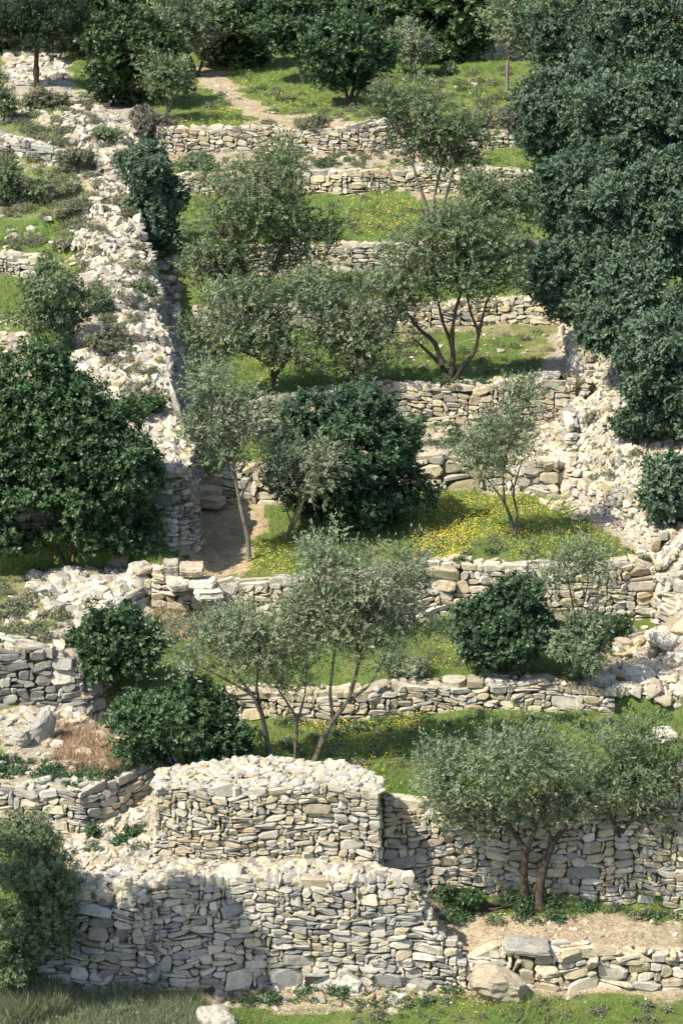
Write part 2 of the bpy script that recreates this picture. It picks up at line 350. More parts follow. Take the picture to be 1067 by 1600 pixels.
def stone_patch(mb, P, S_, H_, pal, cs=.085, ch=.055, depth=.11, rough=.035, skip=.0, wmax=5, topskip=0.0, big=.03, crown=.02, keep=None, blocks=()):
    """P(s,h,d): place on the face s metres along, h metres up, d metres out"""
    nS = max(2, int(round(S_ / cs))); nH = max(1, int(round(H_ / ch)))
    B = pack(nS, nH, wmax, big=big, blocks=[(int(a * nS / S_), int(b * nH / H_), max(1, int(c * nS / S_)), max(1, int(d * nH / H_))) for a, b, c, d in blocks])
    if keep is not None: B = B[keep((B[:, 0] + B[:, 2] / 2) * S_ / nS, (B[:, 1] + B[:, 3] / 2) * H_ / nH, B[:, 3] * H_ / nH)]
    if topskip: B = B[~((B[:, 1] + B[:, 3] >= nH) & (rng.random(len(B)) < topskip))]
    if skip: B = B[rng.random(len(B)) > skip]
    N = len(B); cs = S_ / nS; ch = H_ / nH
    js = rng.uniform(-.42, .42, (nH + 2, nS + 2)); jh = rng.uniform(-.42, .42, (nH + 2, nS + 2))
    low = rng.uniform(0, 6.28, 3)
    def cor(i, j):
        i = i.astype(int); j = j.astype(int)
        s = (i + js[j, i]) * cs; h = (j + jh[j, i]) * ch
        h = h + .045 * np.sin(s * 2.1 + low[0]) + .02 * np.sin(s * 5.3 + h * 3 + low[1])
        return np.stack([s, h], 1)
    i0, j0, i1, j1 = B[:, 0], B[:, 1], B[:, 0] + B[:, 2], B[:, 1] + B[:, 3]
    C = np.stack([cor(i0, j0), cor(i1, j0), cor(i1, j1), cor(i0, j1)], 1)       # N,4,2
    cen = C.mean(1, keepdims=True)
    size = np.stack([(i1 - i0) * cs, (j1 - j0) * ch], 1)[:, None]
    C = cen + (C - cen) * (1 - np.clip(.011 / size, 0, .2))
    a = rng.uniform(.04, .40, (N, 4, 1)); b = rng.uniform(.04, .40, (N, 4, 1))
    nx = np.roll(C, -1, 1); pv = np.roll(C, 1, 1)
    O = np.stack([C + b * (pv - C), C + a * (nx - C)], 2).reshape(N, 8, 2)
    th = rng.normal(0, .09, (N, 1)); shr = rng.normal(0, .18, (N, 1)); q_ = O - cen
    O = cen + np.stack([q_[..., 0] * np.cos(th) - q_[..., 1] * np.sin(th) + shr * q_[..., 1], q_[..., 0] * np.sin(th) + q_[..., 1] * np.cos(th)], -1)
    d0 = rng.uniform(0, rough, (N, 1)) ; tilt = rng.normal(0, .16, (N, 1, 2))
    rel = O - cen
    dm = d0 + (rel * tilt).sum(-1)
    inn = cen + rel * rng.uniform(.66, .90, (N, 1, 1)) + rng.normal(0, .007, (N, 8, 2))
    di = dm + rng.uniform(.3, 1.6, (N, 1)) * crown + rng.normal(0, .004, (N, 8))
    ring = [(O, np.full((N, 8), -depth)), (O, dm), (inn, di)]
    V = []
    for q, d in ring: V.append(np.stack(P(q[..., 0], q[..., 1], d), -1))
    V = np.stack(V, 1).reshape(-1, 3)                                            # N,3,8
    base = np.arange(N)[:, None] * 24; k = np.arange(8); k2 = (k + 1) % 8
    qs = []
    for r in (0, 1): qs.append(np.stack([base + r * 8 + k, base + r * 8 + k2, base + (r + 1) * 8 + k2, base + (r + 1) * 8 + k], -1).reshape(-1, 4))
    col_ = colours(N, pal)
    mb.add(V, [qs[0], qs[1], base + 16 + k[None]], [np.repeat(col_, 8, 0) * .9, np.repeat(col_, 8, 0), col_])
def strip_map(pts, batter=.10):
    """pts: (x, y, z base, z top) along a wall; the face looks to the right of the way it runs"""
    p = np.array(pts, float); d = np.hypot(np.diff(p[:, 0]), np.diff(p[:, 1])); s = np.concatenate([[0], np.cumsum(d)])
    n = np.zeros((len(p), 2)); seg = np.diff(p[:, :2], axis=0) / d[:, None]; sn = np.stack([seg[:, 1], -seg[:, 0]], 1)
    n[:-1] += sn; n[1:] += sn; n /= np.linalg.norm(n, axis=1)[:, None]
    zlo = float(p[:, 2].min()); H = float(p[:, 3].max() - zlo)
    ph = rng.uniform(0, 6.28, 3)
    def g(q, arr): return np.interp(q, s, arr)
    def front(q, h, dd):
        zb = g(q, p[:, 2]); z = zlo + h
        o = dd - batter * (z - zb) + .04 * np.sin(q * 1.7 + ph[0]) * np.sin(h * 2.3 + ph[1]) + .02 * np.sin(q * 4.3 + h * 5 + ph[2])
        return g(q, p[:, 0]) + g(q, n[:, 0]) * o, g(q, p[:, 1]) + g(q, n[:, 1]) * o, z
    def top(q, t, dd):
        zt = g(q, p[:, 3]); o = -batter * (zt - g(q, p[:, 2])) - t
        return g(q, p[:, 0]) + g(q, n[:, 0]) * o, g(q, p[:, 1]) + g(q, n[:, 1]) * o, zt + dd - .02
    def keep(q, h, hh):
        z = zlo + h; lim = g(q, p[:, 3]) + .045 * np.sin(q * 3.1 + ph[0]) + .03 * np.sin(q * 7.7 + ph[1])
        return (z + hh * .3 < lim) & (z > g(q, p[:, 2]) - .12)
    front.keep = keep
    top.keep = lambda q, h, hh: np.abs(g(q + .06, p[:, 3]) - g(q - .06, p[:, 3])) < .085
    return front, top, s[-1], H
# loose rocks: a small library of angular hulls
def rock_lib(k, n, flat=.5):
    out = []
    for _ in range(k):
        p = rng.normal(0, 1, (n, 3)); p /= np.linalg.norm(p, axis=1)[:, None]; p = np.sign(p) * np.abs(p) ** .75
        p *= np.array([1, rng.uniform(.55, .85), flat * rng.uniform(.7, 1.3)]) * rng.uniform(.82, 1.05, (n, 1))
        bm = bmesh.new(); [bm.verts.new(q) for q in p]
        bmesh.ops.convex_hull(bm, input=bm.verts); bmesh.ops.delete(bm, geom=[v for v in bm.verts if not v.link_faces], context='VERTS')
        bm.verts.index_update()
        out.append((np.array([v.co[:] for v in bm.verts]), np.array([[v.index for v in f.verts] for f in bm.faces]))); bm.free()
    return out
ROCKS = rock_lib(40, 16, .42); CHUNK = rock_lib(12, 46, .72)
def frames(n, spin):
    t = np.cross(n, np.array([0, 1., 0]) + 0 * n); t /= np.linalg.norm(t, axis=1)[:, None] + 1e-9; b = np.cross(n, t)
    c, s = np.cos(spin)[:, None], np.sin(spin)[:, None]
    return t * c + b * s, -t * s + b * c
def rocks(mb, x, y, z, nrm, size, pal, lib=ROCKS, sink=.1, wobble=.25):
    nrm = nrm + rng.normal(0, wobble, nrm.shape); nrm /= np.linalg.norm(nrm, axis=1)[:, None]
    T, B_ = frames(nrm, rng.uniform(0, 6.28, len(x))); P = np.stack([x, y, z], 1) + nrm * (size * (.25 - sink))[:, None]
    C = colours(len(x), pal); w = rng.integers(0, len(lib), len(x))
    for k, (V, Fc) in enumerate(lib):
        m = np.where(w == k)[0]
        if not len(m): continue
        W = P[m, None] + (V[None, :, 0:1] * T[m, None] + V[None, :, 1:2] * B_[m, None] + V[None, :, 2:3] * nrm[m, None]) * size[m, None, None]
        f = (Fc[None] + (np.arange(len(m)) * len(V))[:, None, None]).reshape(-1, 3)
        mb.add(W.reshape(-1, 3), [f], [np.repeat(C[m], len(Fc), 0)])
def sample_poly(P, n):
    P = np.array(P, float); lo, hi = P.min(0), P.max(0); u = []; v = []; c = 0
    while c < n:
        a = rng.uniform(lo[0], hi[0], n * 2); b = rng.uniform(lo[1], hi[1], n * 2); k = inpoly(a, b, P)
        u.append(a[k]); v.append(b[k]); c += k.sum()
    return np.concatenate(u)[:n], np.concatenate(v)[:n]
def rubble(mb, P, n, s0, s1, pal, wobble=.25, sink=.1):
    n = int(n * .72); u, v = sample_poly(P, n); x, y, z = drop(u, v)
    size = s0 * (s1 * 1.15 / s0) ** (rng.random(n) ** 1.7)
    rocks(mb, x, y, z, gnormal(x, y), size * .5, pal, wobble=wobble, sink=sink)

def wall(name, label, pts, pal, group='dry stone terrace walls', topw=.38, batter=.10, loose=2.2, cs=.085, ch=.055, cat='wall', extra=None, topskip=.25, rough=.035, big=.03, toppal=None, topcell=(.12, .1), blocks=()):
    mb = Mesher(); fr, tp, L, H = strip_map(pts, batter)
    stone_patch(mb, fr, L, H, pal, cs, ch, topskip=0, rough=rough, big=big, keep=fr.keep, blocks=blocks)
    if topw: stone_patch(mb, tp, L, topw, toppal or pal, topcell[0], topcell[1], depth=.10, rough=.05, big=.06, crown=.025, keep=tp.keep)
    n = int(L * loose)
    if n:
        q = rng.uniform(0, L, n); t = rng.uniform(0, max(topw, .15), n); X, Y, Z = tp(q, t, 0 * q)
        rocks(mb, X, Y, Z + .03, np.tile([0, 0, 1.], (n, 1)), rng.uniform(.05, .13, n), pal, wobble=.3)
    if extra: extra(mb)
    q = pts[len(pts) // 2]
    return tag(mb.build(name, M_ROCK, None, (q[0], q[1], q[2])), label, cat, group, 'thing')
def pxwall(k, u0, u1, dz=.04, down=.08):
    """points of terrace wall k between two picture columns"""
    Y, X, zt, zb = WX[k]; xa, xb = xat(u0, 0, Y) , xat(u1, 0, Y)
    xa = np.interp(u0, [p[0] for p in WALLS[k][1]], X); xb = np.interp(u1, [p[0] for p in WALLS[k][1]], X)
    n = max(3, int((xb - xa) / .5)); out = []
    for x in np.linspace(xa, xb, n):
        out.append((x, wy(k, x), np.interp(x, X, zb) - down, np.interp(x, X, zt) + dz + rng.uniform(-.03, .03)))
    return out
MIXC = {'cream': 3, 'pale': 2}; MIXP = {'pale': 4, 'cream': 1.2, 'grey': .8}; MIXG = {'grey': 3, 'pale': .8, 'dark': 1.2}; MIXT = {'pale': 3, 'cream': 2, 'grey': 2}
wall('dry_stone_wall', 'low cream dry-stone wall beside the bare soil at the bottom right', pxwall('A', 728, 1110), {'cream': 4, 'pale': 1}, cs=.10, ch=.075, big=.10, topw=.28, loose=5)
wall('dry_stone_wall', 'tall shaded retaining wall behind the twin-trunked olive at bottom right', pxwall('B', 598, 1110), {'cream': 3, 'pale': 1, 'grey': 1}, topskip=.4)
wall('dry_stone_wall', 'low cream wall in front of the small round dark bush, above the three-trunk olives', pxwall('C', 345, 960), MIXC, topskip=.3)
wall('dry_stone_wall', 'cream terrace wall directly behind the small round dark bush', pxwall('D', 238, 1030), MIXC, cs=.10, ch=.065, big=.06)
wall('dry_stone_wall', 'short terrace wall showing just right of the big round dark bush', pxwall('E', 345, 872), MIXC, cs=.12, ch=.08, big=.08)
wall('dry_stone_wall', 'terrace wall below the dark multi-stemmed olive with spreading bare limbs', pxwall('F', 320, 900), MIXC)
wall('dry_stone_wall', 'half-hidden terrace wall behind the dark multi-stemmed spreading olive', pxwall('G', 300, 875), MIXC)
wall('dry_stone_wall', 'white terrace wall just right of the largest upper olive crown, in mid slope', pxwall('H', 300, 860), MIXP)
wall('dry_stone_wall', 'narrow terrace wall behind the three slim stems of the upper olive', pxwall('I', 272, 850), MIXC)
wall('dry_stone_wall', 'topmost long terrace wall below the sunlit meadow path', pxwall('J', 245, 820), MIXC)
wall('dry_stone_wall', 'far pale wall under the trees at the top edge, behind the slim grey tree', pxwall('K', 735, 850), MIXP, topskip=.5)

# the two-tier block of dry stone at the bottom
XA = lambda u: float(np.interp(u, [p[0] for p in WALLS['A'][1]], WX['A'][1]))
def lower_tier():
    y = 39.9; zb = zat(1552, y)
    f = [(XA(236), y, zb, zat(1400, y)), (XA(262), y - .02, zb, zat(1380, y)), (XA(360), y, zb, zat(1389, y)), (XA(500), y, zb, zat(1387, y)), (XA(640), y, zb, zat(1382, y)), (XA(655), y + .05, zb, zat(1392, y)),
         (XA(668), y + .0, zb, zat(1432, y)), (XA(700), y + .0, zb, zat(1462, y)), (XA(728), y + .0, zb, zat(1510, y))]
    side = [(XA(655), y + .05, zat(1470, 40.2), zat(1378, y)), (XA(657), y + 1.0, zat(1440, 41), zat(1352, 40.9))]
    def extra(mb):
        rubble(mb, [(238,1372),(250,1345),(600,1352),(652,1352),(660,1392),(600,1385),(300,1392),(240,1402)], 620, .1, .34, MIXP)
        n = 260; q = rng.random(n); xx = XA(650) + q * (XA(738) - XA(650)); yy = y + .12 + rng.random(n) * .75 * (1 - .6 * q)
        zz = np.interp(xx, [XA(650), XA(664), XA(695), XA(738)], [zat(1398, y), zat(1440, y), zat(1478, y), zat(1525, y)]) - (yy - y) * .25
        rocks(mb, xx, yy, zz, np.tile([.45, -.2, 1.], (n, 1)) / 1.11, .06 * 2.6 ** rng.random(n), MIXT, wobble=.25)
        fill = [(XA(650), zat(1405, y)), (XA(664), zat(1448, y)), (XA(695), zat(1486, y)), (XA(738), zat(1532, y))]
        V = []; [V.extend([(a, y + .06, b), (a, y + .95, b - .2), (a, y + .95, b - 1.3)]) for a, b in fill]
        mb.add(np.array(V), [np.array([(3 * i, 3 * i + 3, 3 * i + 4, 3 * i + 1) for i in range(3)] + [(3 * i + 1, 3 * i + 4, 3 * i + 5, 3 * i + 2) for i in range(3)])], [np.tile([(.3, .25, .18)], (6, 1))])
    wall('dry_stone_platform', 'big lower tier of the stepped stone block, weathered grey stones in its broad face', f, {'grey': 2.4, 'pale': 3, 'cream': 1.2}, None, topw=.45, loose=5, extra=extra, cat='stone platform', toppal=MIXP, cs=.078, ch=.05, blocks=[(1.35,.08,.5,.36),(2.1,.1,.55,.42),(2.75,.08,1.0,.33),(3.9,.12,.5,.34),(4.5,.08,.5,.25),(.2,.5,.3,.35),(3.2,1.0,.4,.2)])
    g = [(XA(60), 39.75, zb, zat(1404, 39.75)), (XA(180), 39.75, zb, zat(1407, 39.75)), (XA(246), 39.72, zb, zat(1402, 39.72)), (XA(250), 40.0, zb, zat(1398, 40.0))]
    def extra2(mb): rubble(mb, [(90,1404),(100,1345),(240,1325),(255,1400)], 420, .1, .36, MIXP)
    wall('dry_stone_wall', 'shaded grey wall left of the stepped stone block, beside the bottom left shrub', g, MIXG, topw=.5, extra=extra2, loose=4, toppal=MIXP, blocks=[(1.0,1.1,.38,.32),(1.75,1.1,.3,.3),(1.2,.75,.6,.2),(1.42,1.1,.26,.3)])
lower_tier()
def upper_tier():
    y = 41.0; z0 = zat(1352, y); X = lambda u: xat(u, 1300, y); xa, xb = X(238), X(598); hw = (xb - xa) / 2; xc = (xa + xb) / 2; zt = zat(1237, y)
    f = [(xa, y + .35, z0 - .1, zt - .02), (xa + .06, y + .06, z0 - .1, zt), (X(300), y, z0 - .1, zt), (X(400), y - .02, z0 - .1, zt + .03), (X(500), y, z0 - .1, zt + .02), (X(560), y, z0 - .1, zt), (xb - .05, y, z0 - .15, zt - .10)]
    back = lambda x: y + .45 + .95 * np.clip(1 - np.abs((x - xc) / hw) ** 2.4, 0, 1) ** .6
    def extra(mb):
        r = [(xb - .05, y, z0 - .5, zt - .08), (xb, y + .5, z0 - 1.1, zt - .14), (xb - .03, y + .9, z0 - 1.1, zt - .12)]
        fr, tp, L, H = strip_map(r, .05); stone_patch(mb, fr, L, H, MIXC, .072, .046, keep=fr.keep)
        n = 1300; xx = rng.uniform(xa + .04, xb - .04, n); yy = y + .1 + (back(xx) - y - .1) * rng.random(n)
        zz = zt + .0 + .05 * np.sin((yy - y) * 2.2) + .03 * np.sin(xx * 3.1) - .12 * np.clip((xx - X(540)) / .6, 0, 1)
        rocks(mb, xx, yy, zz, np.tile([0, 0, 1.], (n, 1)), .05 * 3.2 ** (rng.random(n) ** 1.5), MIXP, wobble=.2)
        bx = np.linspace(xb - .02, xa + .02, 15); bk = [(x_, float(back(x_)), z0 - 1.2, zt - .02 - .12 * max(0, (x_ - X(540)) / .6)) for x_ in bx]
        fr, tp, L, H = strip_map(bk, .02); stone_patch(mb, fr, L, H, MIXP, .1, .07, keep=fr.keep)
        # packed core under the top stones
        ring = [(xa + .06, y + .14), (xb - .1, y + .14)] + [(min(max(p[0], xa + .08), xb - .12), p[1] - .08) for p in bk]
        m = len(ring); lowz = [(q[0], q[1], z0 - 1.2) for q in ring]; topz = [(q[0], q[1], zt - .07 - .12 * max(0, (q[0] - X(540)) / .6)) for q in ring]
        V = np.array(lowz + topz); sd_ = np.array([(i, (i + 1) % m, m + (i + 1) % m, m + i) for i in range(m)]); cap = np.arange(m, 2 * m)[None]
        mb.add(V, [sd_, cap], [np.tile([(.3, .27, .22)], (m, 1)), np.array([(.42, .37, .29)])])
    wall('dry_stone_platform', 'cream upper tier of the stepped stone block, below the three olive trunks', f, {'cream': 2.4, 'pale': 3}, None, topw=.22, loose=3, extra=extra, cat='stone platform', rough=.045, cs=.072, ch=.046, batter=.05, toppal=MIXP)
upper_tier()

# left side walls
def along(lst, dz=.05, down=.1):
    """lst: (u, v top, Y); the base is where the mid ground lies in front"""
    out = []
    for u, vt, vb, Y in lst: out.append((xat(u, vb, Y), Y, zat(vb, Y) - down, zat(vt, Y) + dz))
    return out
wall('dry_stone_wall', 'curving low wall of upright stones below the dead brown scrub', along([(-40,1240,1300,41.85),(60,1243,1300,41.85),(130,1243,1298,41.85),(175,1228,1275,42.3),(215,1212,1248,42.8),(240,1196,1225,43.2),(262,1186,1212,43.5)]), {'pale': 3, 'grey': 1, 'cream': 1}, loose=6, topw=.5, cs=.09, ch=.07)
wall('dry_stone_wall', 'dark grey coursed wall at the left edge above the pointed upright stone', along([(-60,1014,1110,45.75),(60,1020,1108,45.75),(105,1030,1104,45.75),(135,1052,1100,45.85)]), {'dark': 4, 'grey': 1}, loose=5, topw=.6, toppal=MIXP, cs=.11, ch=.07)  # wall's own dark grey, deepened to take in part of its shade
def edge_face(name, label, y0, y1, pal, n=12, **k):
    pts = []
    for y in np.linspace(y0, y1, n):
        x = float(np.interp(y, EY, EX)) + .10 * math.sin(y * 1.9) + rng.uniform(-.07, .07); pts.append((x + .0, y, float(ground(x + .25, y)) - .1, float(ground(x - .5, y)) - .02 + rng.uniform(-.10, .06)))
    return wall(name, label, pts, pal, 'side walls of the stone ridge', **k)
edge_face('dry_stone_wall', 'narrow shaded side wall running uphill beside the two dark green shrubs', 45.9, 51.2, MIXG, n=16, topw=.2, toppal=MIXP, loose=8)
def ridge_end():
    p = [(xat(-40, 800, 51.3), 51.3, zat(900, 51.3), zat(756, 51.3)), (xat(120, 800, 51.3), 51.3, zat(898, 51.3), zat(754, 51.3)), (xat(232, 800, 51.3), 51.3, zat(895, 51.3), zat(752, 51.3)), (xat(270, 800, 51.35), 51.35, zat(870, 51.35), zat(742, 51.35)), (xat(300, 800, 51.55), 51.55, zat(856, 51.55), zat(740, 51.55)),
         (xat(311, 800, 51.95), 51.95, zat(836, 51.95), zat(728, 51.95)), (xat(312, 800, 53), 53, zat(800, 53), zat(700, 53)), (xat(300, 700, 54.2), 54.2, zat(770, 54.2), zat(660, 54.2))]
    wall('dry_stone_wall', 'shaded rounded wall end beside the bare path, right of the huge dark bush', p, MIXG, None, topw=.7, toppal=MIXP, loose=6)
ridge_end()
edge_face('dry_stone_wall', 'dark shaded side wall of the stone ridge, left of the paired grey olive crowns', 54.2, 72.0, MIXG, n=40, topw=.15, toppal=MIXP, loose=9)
wall('dry_stone_wall', 'small broken wall at the upper left edge under the grass verge', along([(-30,212,240,74.0),(40,226,250,73.6),(80,236,256,73.4),(105,240,252,73.2)]), MIXG, loose=5, topw=.6)
wall('dry_stone_wall', 'little stub of wall at the left edge behind the grey-green shrub', along([(-30,404,428,62.4),(20,402,428,62.4),(60,408,430,62.3)]), MIXT, loose=4, topw=.5)

# right bank: a wall face then a long slope of tumbled stone
def bank_face(label, lst, pal, **k):
    wall('dry_stone_wall', label, lst, pal, 'walls along the right bank', **k)
def rp(lst): return [(xat(u, vb, Y), Y, zat(vb, Y) - .1, zat(vt, Y)) for u, vt, vb, Y in lst]
bank_face('pale upright wall face bounding the terraces below the big right-hand trees', rp([(874,508,516,63.2),(874,512,545,62.0),(876,520,575,60.4),(890,540,606,58.6),(908,560,612,58.2)]), MIXP, topw=.9, loose=8, cs=.11, ch=.08)
bank_face('tall wall of large rounded blocks closing the terrace at the right edge', rp([(1008,905,930,50.9),(1012,900,975,50.0),(1028,905,992,49.5),(1048,918,1000,49.3),(1110,930,1010,49.2)]), {'pale': 3, 'cream': 2}, topw=.9, loose=6, cs=.13, ch=.09)

def bank_side(label, y0, y1, hh, pal, n, **k):
    pts = []
    for y in np.linspace(y1, y0, n):
        x = float(np.interp(y, RY, RX)) + .07 * math.sin(y * 2.3); zb = float(ground(x - .15, y)); pts.append((x, y, zb - .15, max(zb + hh * (.8 + .3 * math.sin(y * 1.7)), float(ground(x + .5, y)) + .02)))
    wall('dry_stone_wall', label, pts, pal, 'walls along the right bank', batter=.22, **k)
bank_side('rough stepped face of large stones along the right bank, uphill of the yellow-flowered grass', 53.2, 59.5, .75, MIXP, 16, cs=.09, ch=.065, big=.05, topw=.6, loose=9)
bank_side('lower boundary wall of the right bank descending to the right edge beside the flowered grass', 50.6, 53.2, .8, {'pale': 4, 'cream': 2}, 9, cs=.09, ch=.065, big=.05, topw=.6, loose=9)

# tumbled stone
def heap(label, polys, cat='rubble', group='tumbled stone'):
    mb = Mesher()
    for P, n, s0, s1, pal in polys: rubble(mb, P, n, s0, s1, pal)
    tag(mb.build('rubble', M_ROCK), label, cat, group, 'stuff')
heap('long ridge of bleached broken stone climbing the left side', [
 ([(80,150),(150,148),(215,205),(218,260),(205,300),(215,350),(255,400),(262,470),(285,540),(285,590),(275,650),(300,690),(305,745),(235,745),(200,690),(130,600),(110,560),(150,545),(200,540),(190,470),(150,440),(110,390),(150,330),(140,270),(100,220)], 4600, .10, .42, MIXP),
 ([(150,420),(285,420),(285,560),(215,560)], 700, .12, .5, MIXP),
 ([(215,645),(300,645),(306,745),(235,745)], 700, .1, .34, MIXP),
 ([(110,570),(200,575),(215,640),(160,625)], 250, .1, .4, MIXP),
 ([(0,240),(130,240),(130,420),(0,420)], 160, .08, .35, MIXP),
 ([(60,170),(130,170),(130,210),(60,210)], 120, .1, .4, MIXP),
])
heap('white rock outcrop under the pine at the top left corner', [([(10,82),(60,72),(100,100),(108,122),(80,135),(20,135)], 520, .12, .6, MIXP), ([(0,165),(70,160),(75,185),(0,190)], 120, .1, .5, MIXP)])
heap('flat paving of white stones below the huge dark bush', [([(50,896),(120,893),(215,893),(232,900),(230,960),(212,1000),(120,1000),(120,960),(70,950),(50,925)], 1300, .12, .48, MIXP), ([(20,930),(100,930),(140,1020),(0,1015)], 160, .08, .3, MIXP)])
heap('loose stones strewn round the dead brown scrub', [([(0,1105),(140,1105),(160,1140),(220,1160),(275,1195),(262,1215),(200,1230),(200,1215),(80,1200),(60,1150),(0,1150)], 620, .08, .36, MIXT), ([(200,1150),(275,1190),(262,1210),(205,1200)], 160, .15, .4, MIXP), ([(0,1150),(200,1200),(200,1240),(0,1240)], 170, .06, .25, MIXT)])
heap('cream scree between the curved wall and the stepped stone block', [([(95,1335),(150,1290),(225,1215),(238,1230),(236,1330),(100,1400)], 700, .06, .26, {'cream': 2, 'pale': 3})])
heap('wide slope of pale tumbled stone down the right side', [
 ([(880,512),(960,520),(1010,590),(1020,640),(1067,690),(1100,700),(1100,1080),(1060,1090),(1045,960),(1020,880),(960,830),(925,790),(870,790),(860,730),(870,690),(905,660),(905,600),(885,560)], 8800, .06, .27, {'pale': 3.4, 'cream': 1.6, 'grey': 1}),
 ([(780,690),(870,660),(900,700),(940,800),(900,820),(820,770),(780,740)], 700, .08, .4, MIXC),
 ([(820,590),(900,600),(905,680),(850,720),(790,690),(830,640)], 420, .1, .4, MIXC),
 ([(955,985),(1067,980),(1067,1110),(985,1080),(880,1110),(880,1085),(960,1040)], 420, .1, .55, MIXC)])
heap('scattered stones lying on the terraces', [
 ([(620,505),(880,495),(900,600),(640,600)], 150, .06, .22, MIXC), ([(640,1400),(1067,1430),(1067,1480),(660,1480)], 620, .02, .12, MIXC), ([(320,1545),(700,1548),(640,1590),(340,1580)], 320, .04, .3, MIXT), ([(720,1540),(1067,1545),(1067,1565),(700,1570)], 130, .03, .12, MIXC),
 ([(310,110),(380,150),(450,190),(560,190),(560,205),(430,200),(310,130)], 120, .05, .2, MIXC), ([(280,765),(400,765),(400,900),(280,890)], 420, .02, .09, MIXC), ([(240,255),(640,235),(640,262),(260,272)], 160, .05, .25, MIXC),
 ([(680,660),(850,660),(850,715),(680,712)], 130, .06, .3, MIXC), ([(640,300),(860,300),(860,315),(640,312)], 60, .05, .2, MIXC), ([(0,500),(40,500),(60,545),(0,560)], 60, .1, .4, MIXT),
 ([(240,935),(330,935),(350,1000),(250,1010)], 120, .04, .15, MIXT), ([(630,790),(870,770),(1000,870),(640,880)], 26, .06, .25, MIXP),
 ([(560,170),(830,110),(830,200),(600,190)], 50, .06, .3, MIXP), ([(690,1525),(760,1540),(690,1560)], 60, .06, .3, MIXC),
 ([(760,595),(900,595),(900,612),(760,612)], 60, .12, .4, MIXC)])
# single stones
def boulder(name, label, u, v, w_, h_, dep=None, seedk=0, cut=None, cat='boulder', Y=None, lean=0, pal=MIXC, group=None, boxy=False):
    """u,v: middle of its foot, w_ and h_ its size in pixels"""
    x, y, z = [float(q[0]) for q in drop(u, v)] if Y is None else [float(q) for q in at(u, v, Y)]
    s = scale_at(y); W = w_ / s; H = h_ / s; D = dep if dep else W * .8
    bm = bmesh.new(); bmesh.ops.create_cube(bm, size=1.0); bmesh.ops.subdivide_edges(bm, edges=bm.edges, cuts=8, use_grid_fill=True)
    planes = []
    r = random.Random(seedk); 
    ph = [r.uniform(0, 6) for _ in range(6)]
    planes = [(Vector([r.gauss(0, 1), r.gauss(0, 1), r.gauss(0, .8)]).normalized(), r.uniform(.82, 1.12)) for _ in range(14)]
    for q in bm.verts:
        p = q.co * 2; l = max(abs(c) for c in p); e = p.length
        p = p * (1 - .16 * (e - 1))                                     # round the corners a little
        for pn, pd in ([] if boxy else planes):
            dd = p.dot(pn) - pd
            if dd > 0: p = p - pn * dd
        if cut: p.z = min(p.z, cut(p.x, p.y))
        k_ = .75 if boxy else 1
        p += k_ * Vector([.09 * math.sin(3.1 * p[(k + 1) % 3] + ph[k]) + .05 * math.sin(6.3 * p[(k + 2) % 3] + ph[k + 3]) + .035 * math.sin(13 * p[(k + 1) % 3] + 9 * p[k] + ph[k]) for k in range(3)])
        p += k_ * Vector([r.uniform(-.035, .035) for _ in range(3)])
        q.co = Vector((p.x * W / 2 + lean * (p.z + 1) * H / 2, p.y * D / 2, (p.z + .62) * H / 2))
    bmesh.ops.triangulate(bm, faces=bm.faces)
    V = np.array([q.co[:] for q in bm.verts]); bm.verts.index_update(); Fc = np.array([[q.index for q in f.verts] for f in bm.faces]); bm.free()
    mb = Mesher(); mb.add(V, [Fc], [np.tile(colours(1, pal), (len(Fc), 1))])
    o = mb.build(name, M_ROCK); o.location = (x, y, z); o.rotation_euler.z = r.uniform(-.3, .3); tag(o, label, cat, group)
boulder('boulder', 'big angular cream boulder at the foot of the low wall, lower right', 775, 1556, 92, 62, .8, 3, cut=lambda x, y: .95 - .55 * max(x, 0) - .2 * y)
boulder('boulder', 'lone rounded white stone on the grass near the right edge', 1032, 1160, 44, 30, .45, 5, pal=MIXP)
boulder('standing_stone', 'pointed white stone standing up before the dark grey wall on the left', 60, 1158, 42, 66, .3, 9, cut=lambda x, y: 1.2 - 1.1 * abs(x - .3), lean=.15, cat='stone', pal=MIXP)
boulder('boulder', 'white stone block lying left of the pointed upright stone', 28, 1165, 44, 34, .35, 10, cat='stone', pal=MIXP)
boulder('boulder', 'large white capstone on the right bank where the two walls meet', 1044, 1008, 56, 26, .5, 12, pal=MIXP, cat='stone')
boulder('boulder', 'white square stone on the wall end right of the spreading olive', 858, 612, 34, 18, .4, 14, pal=MIXP, cat='stone')
boulder('boulder', 'dark grey stone leaning at the base of the right bank wall', 838, 600, 14, 16, .25, 15, pal=MIXG, cat='stone')
boulder('boulder', 'pale boulder half under the tall grass at the bottom edge', 338, 1606, 56, 36, .5, 17, pal={'grey': 1})
boulder('boulder', 'long flat capstone on the low wall right of the big boulder', 822, 1484, 76, 20, .45, 19, Y=40.05, boxy=True)
boulder('boulder', 'pale block beside the gap in the right bank rubble', 872, 742, 30, 22, .4, 20, pal=MIXP, cat='stone')
boulder('boulder', 'half-sunk smooth white rock at the right end of the low middle wall', 995, 1062, 62, 30, .6, 23, pal=MIXP)
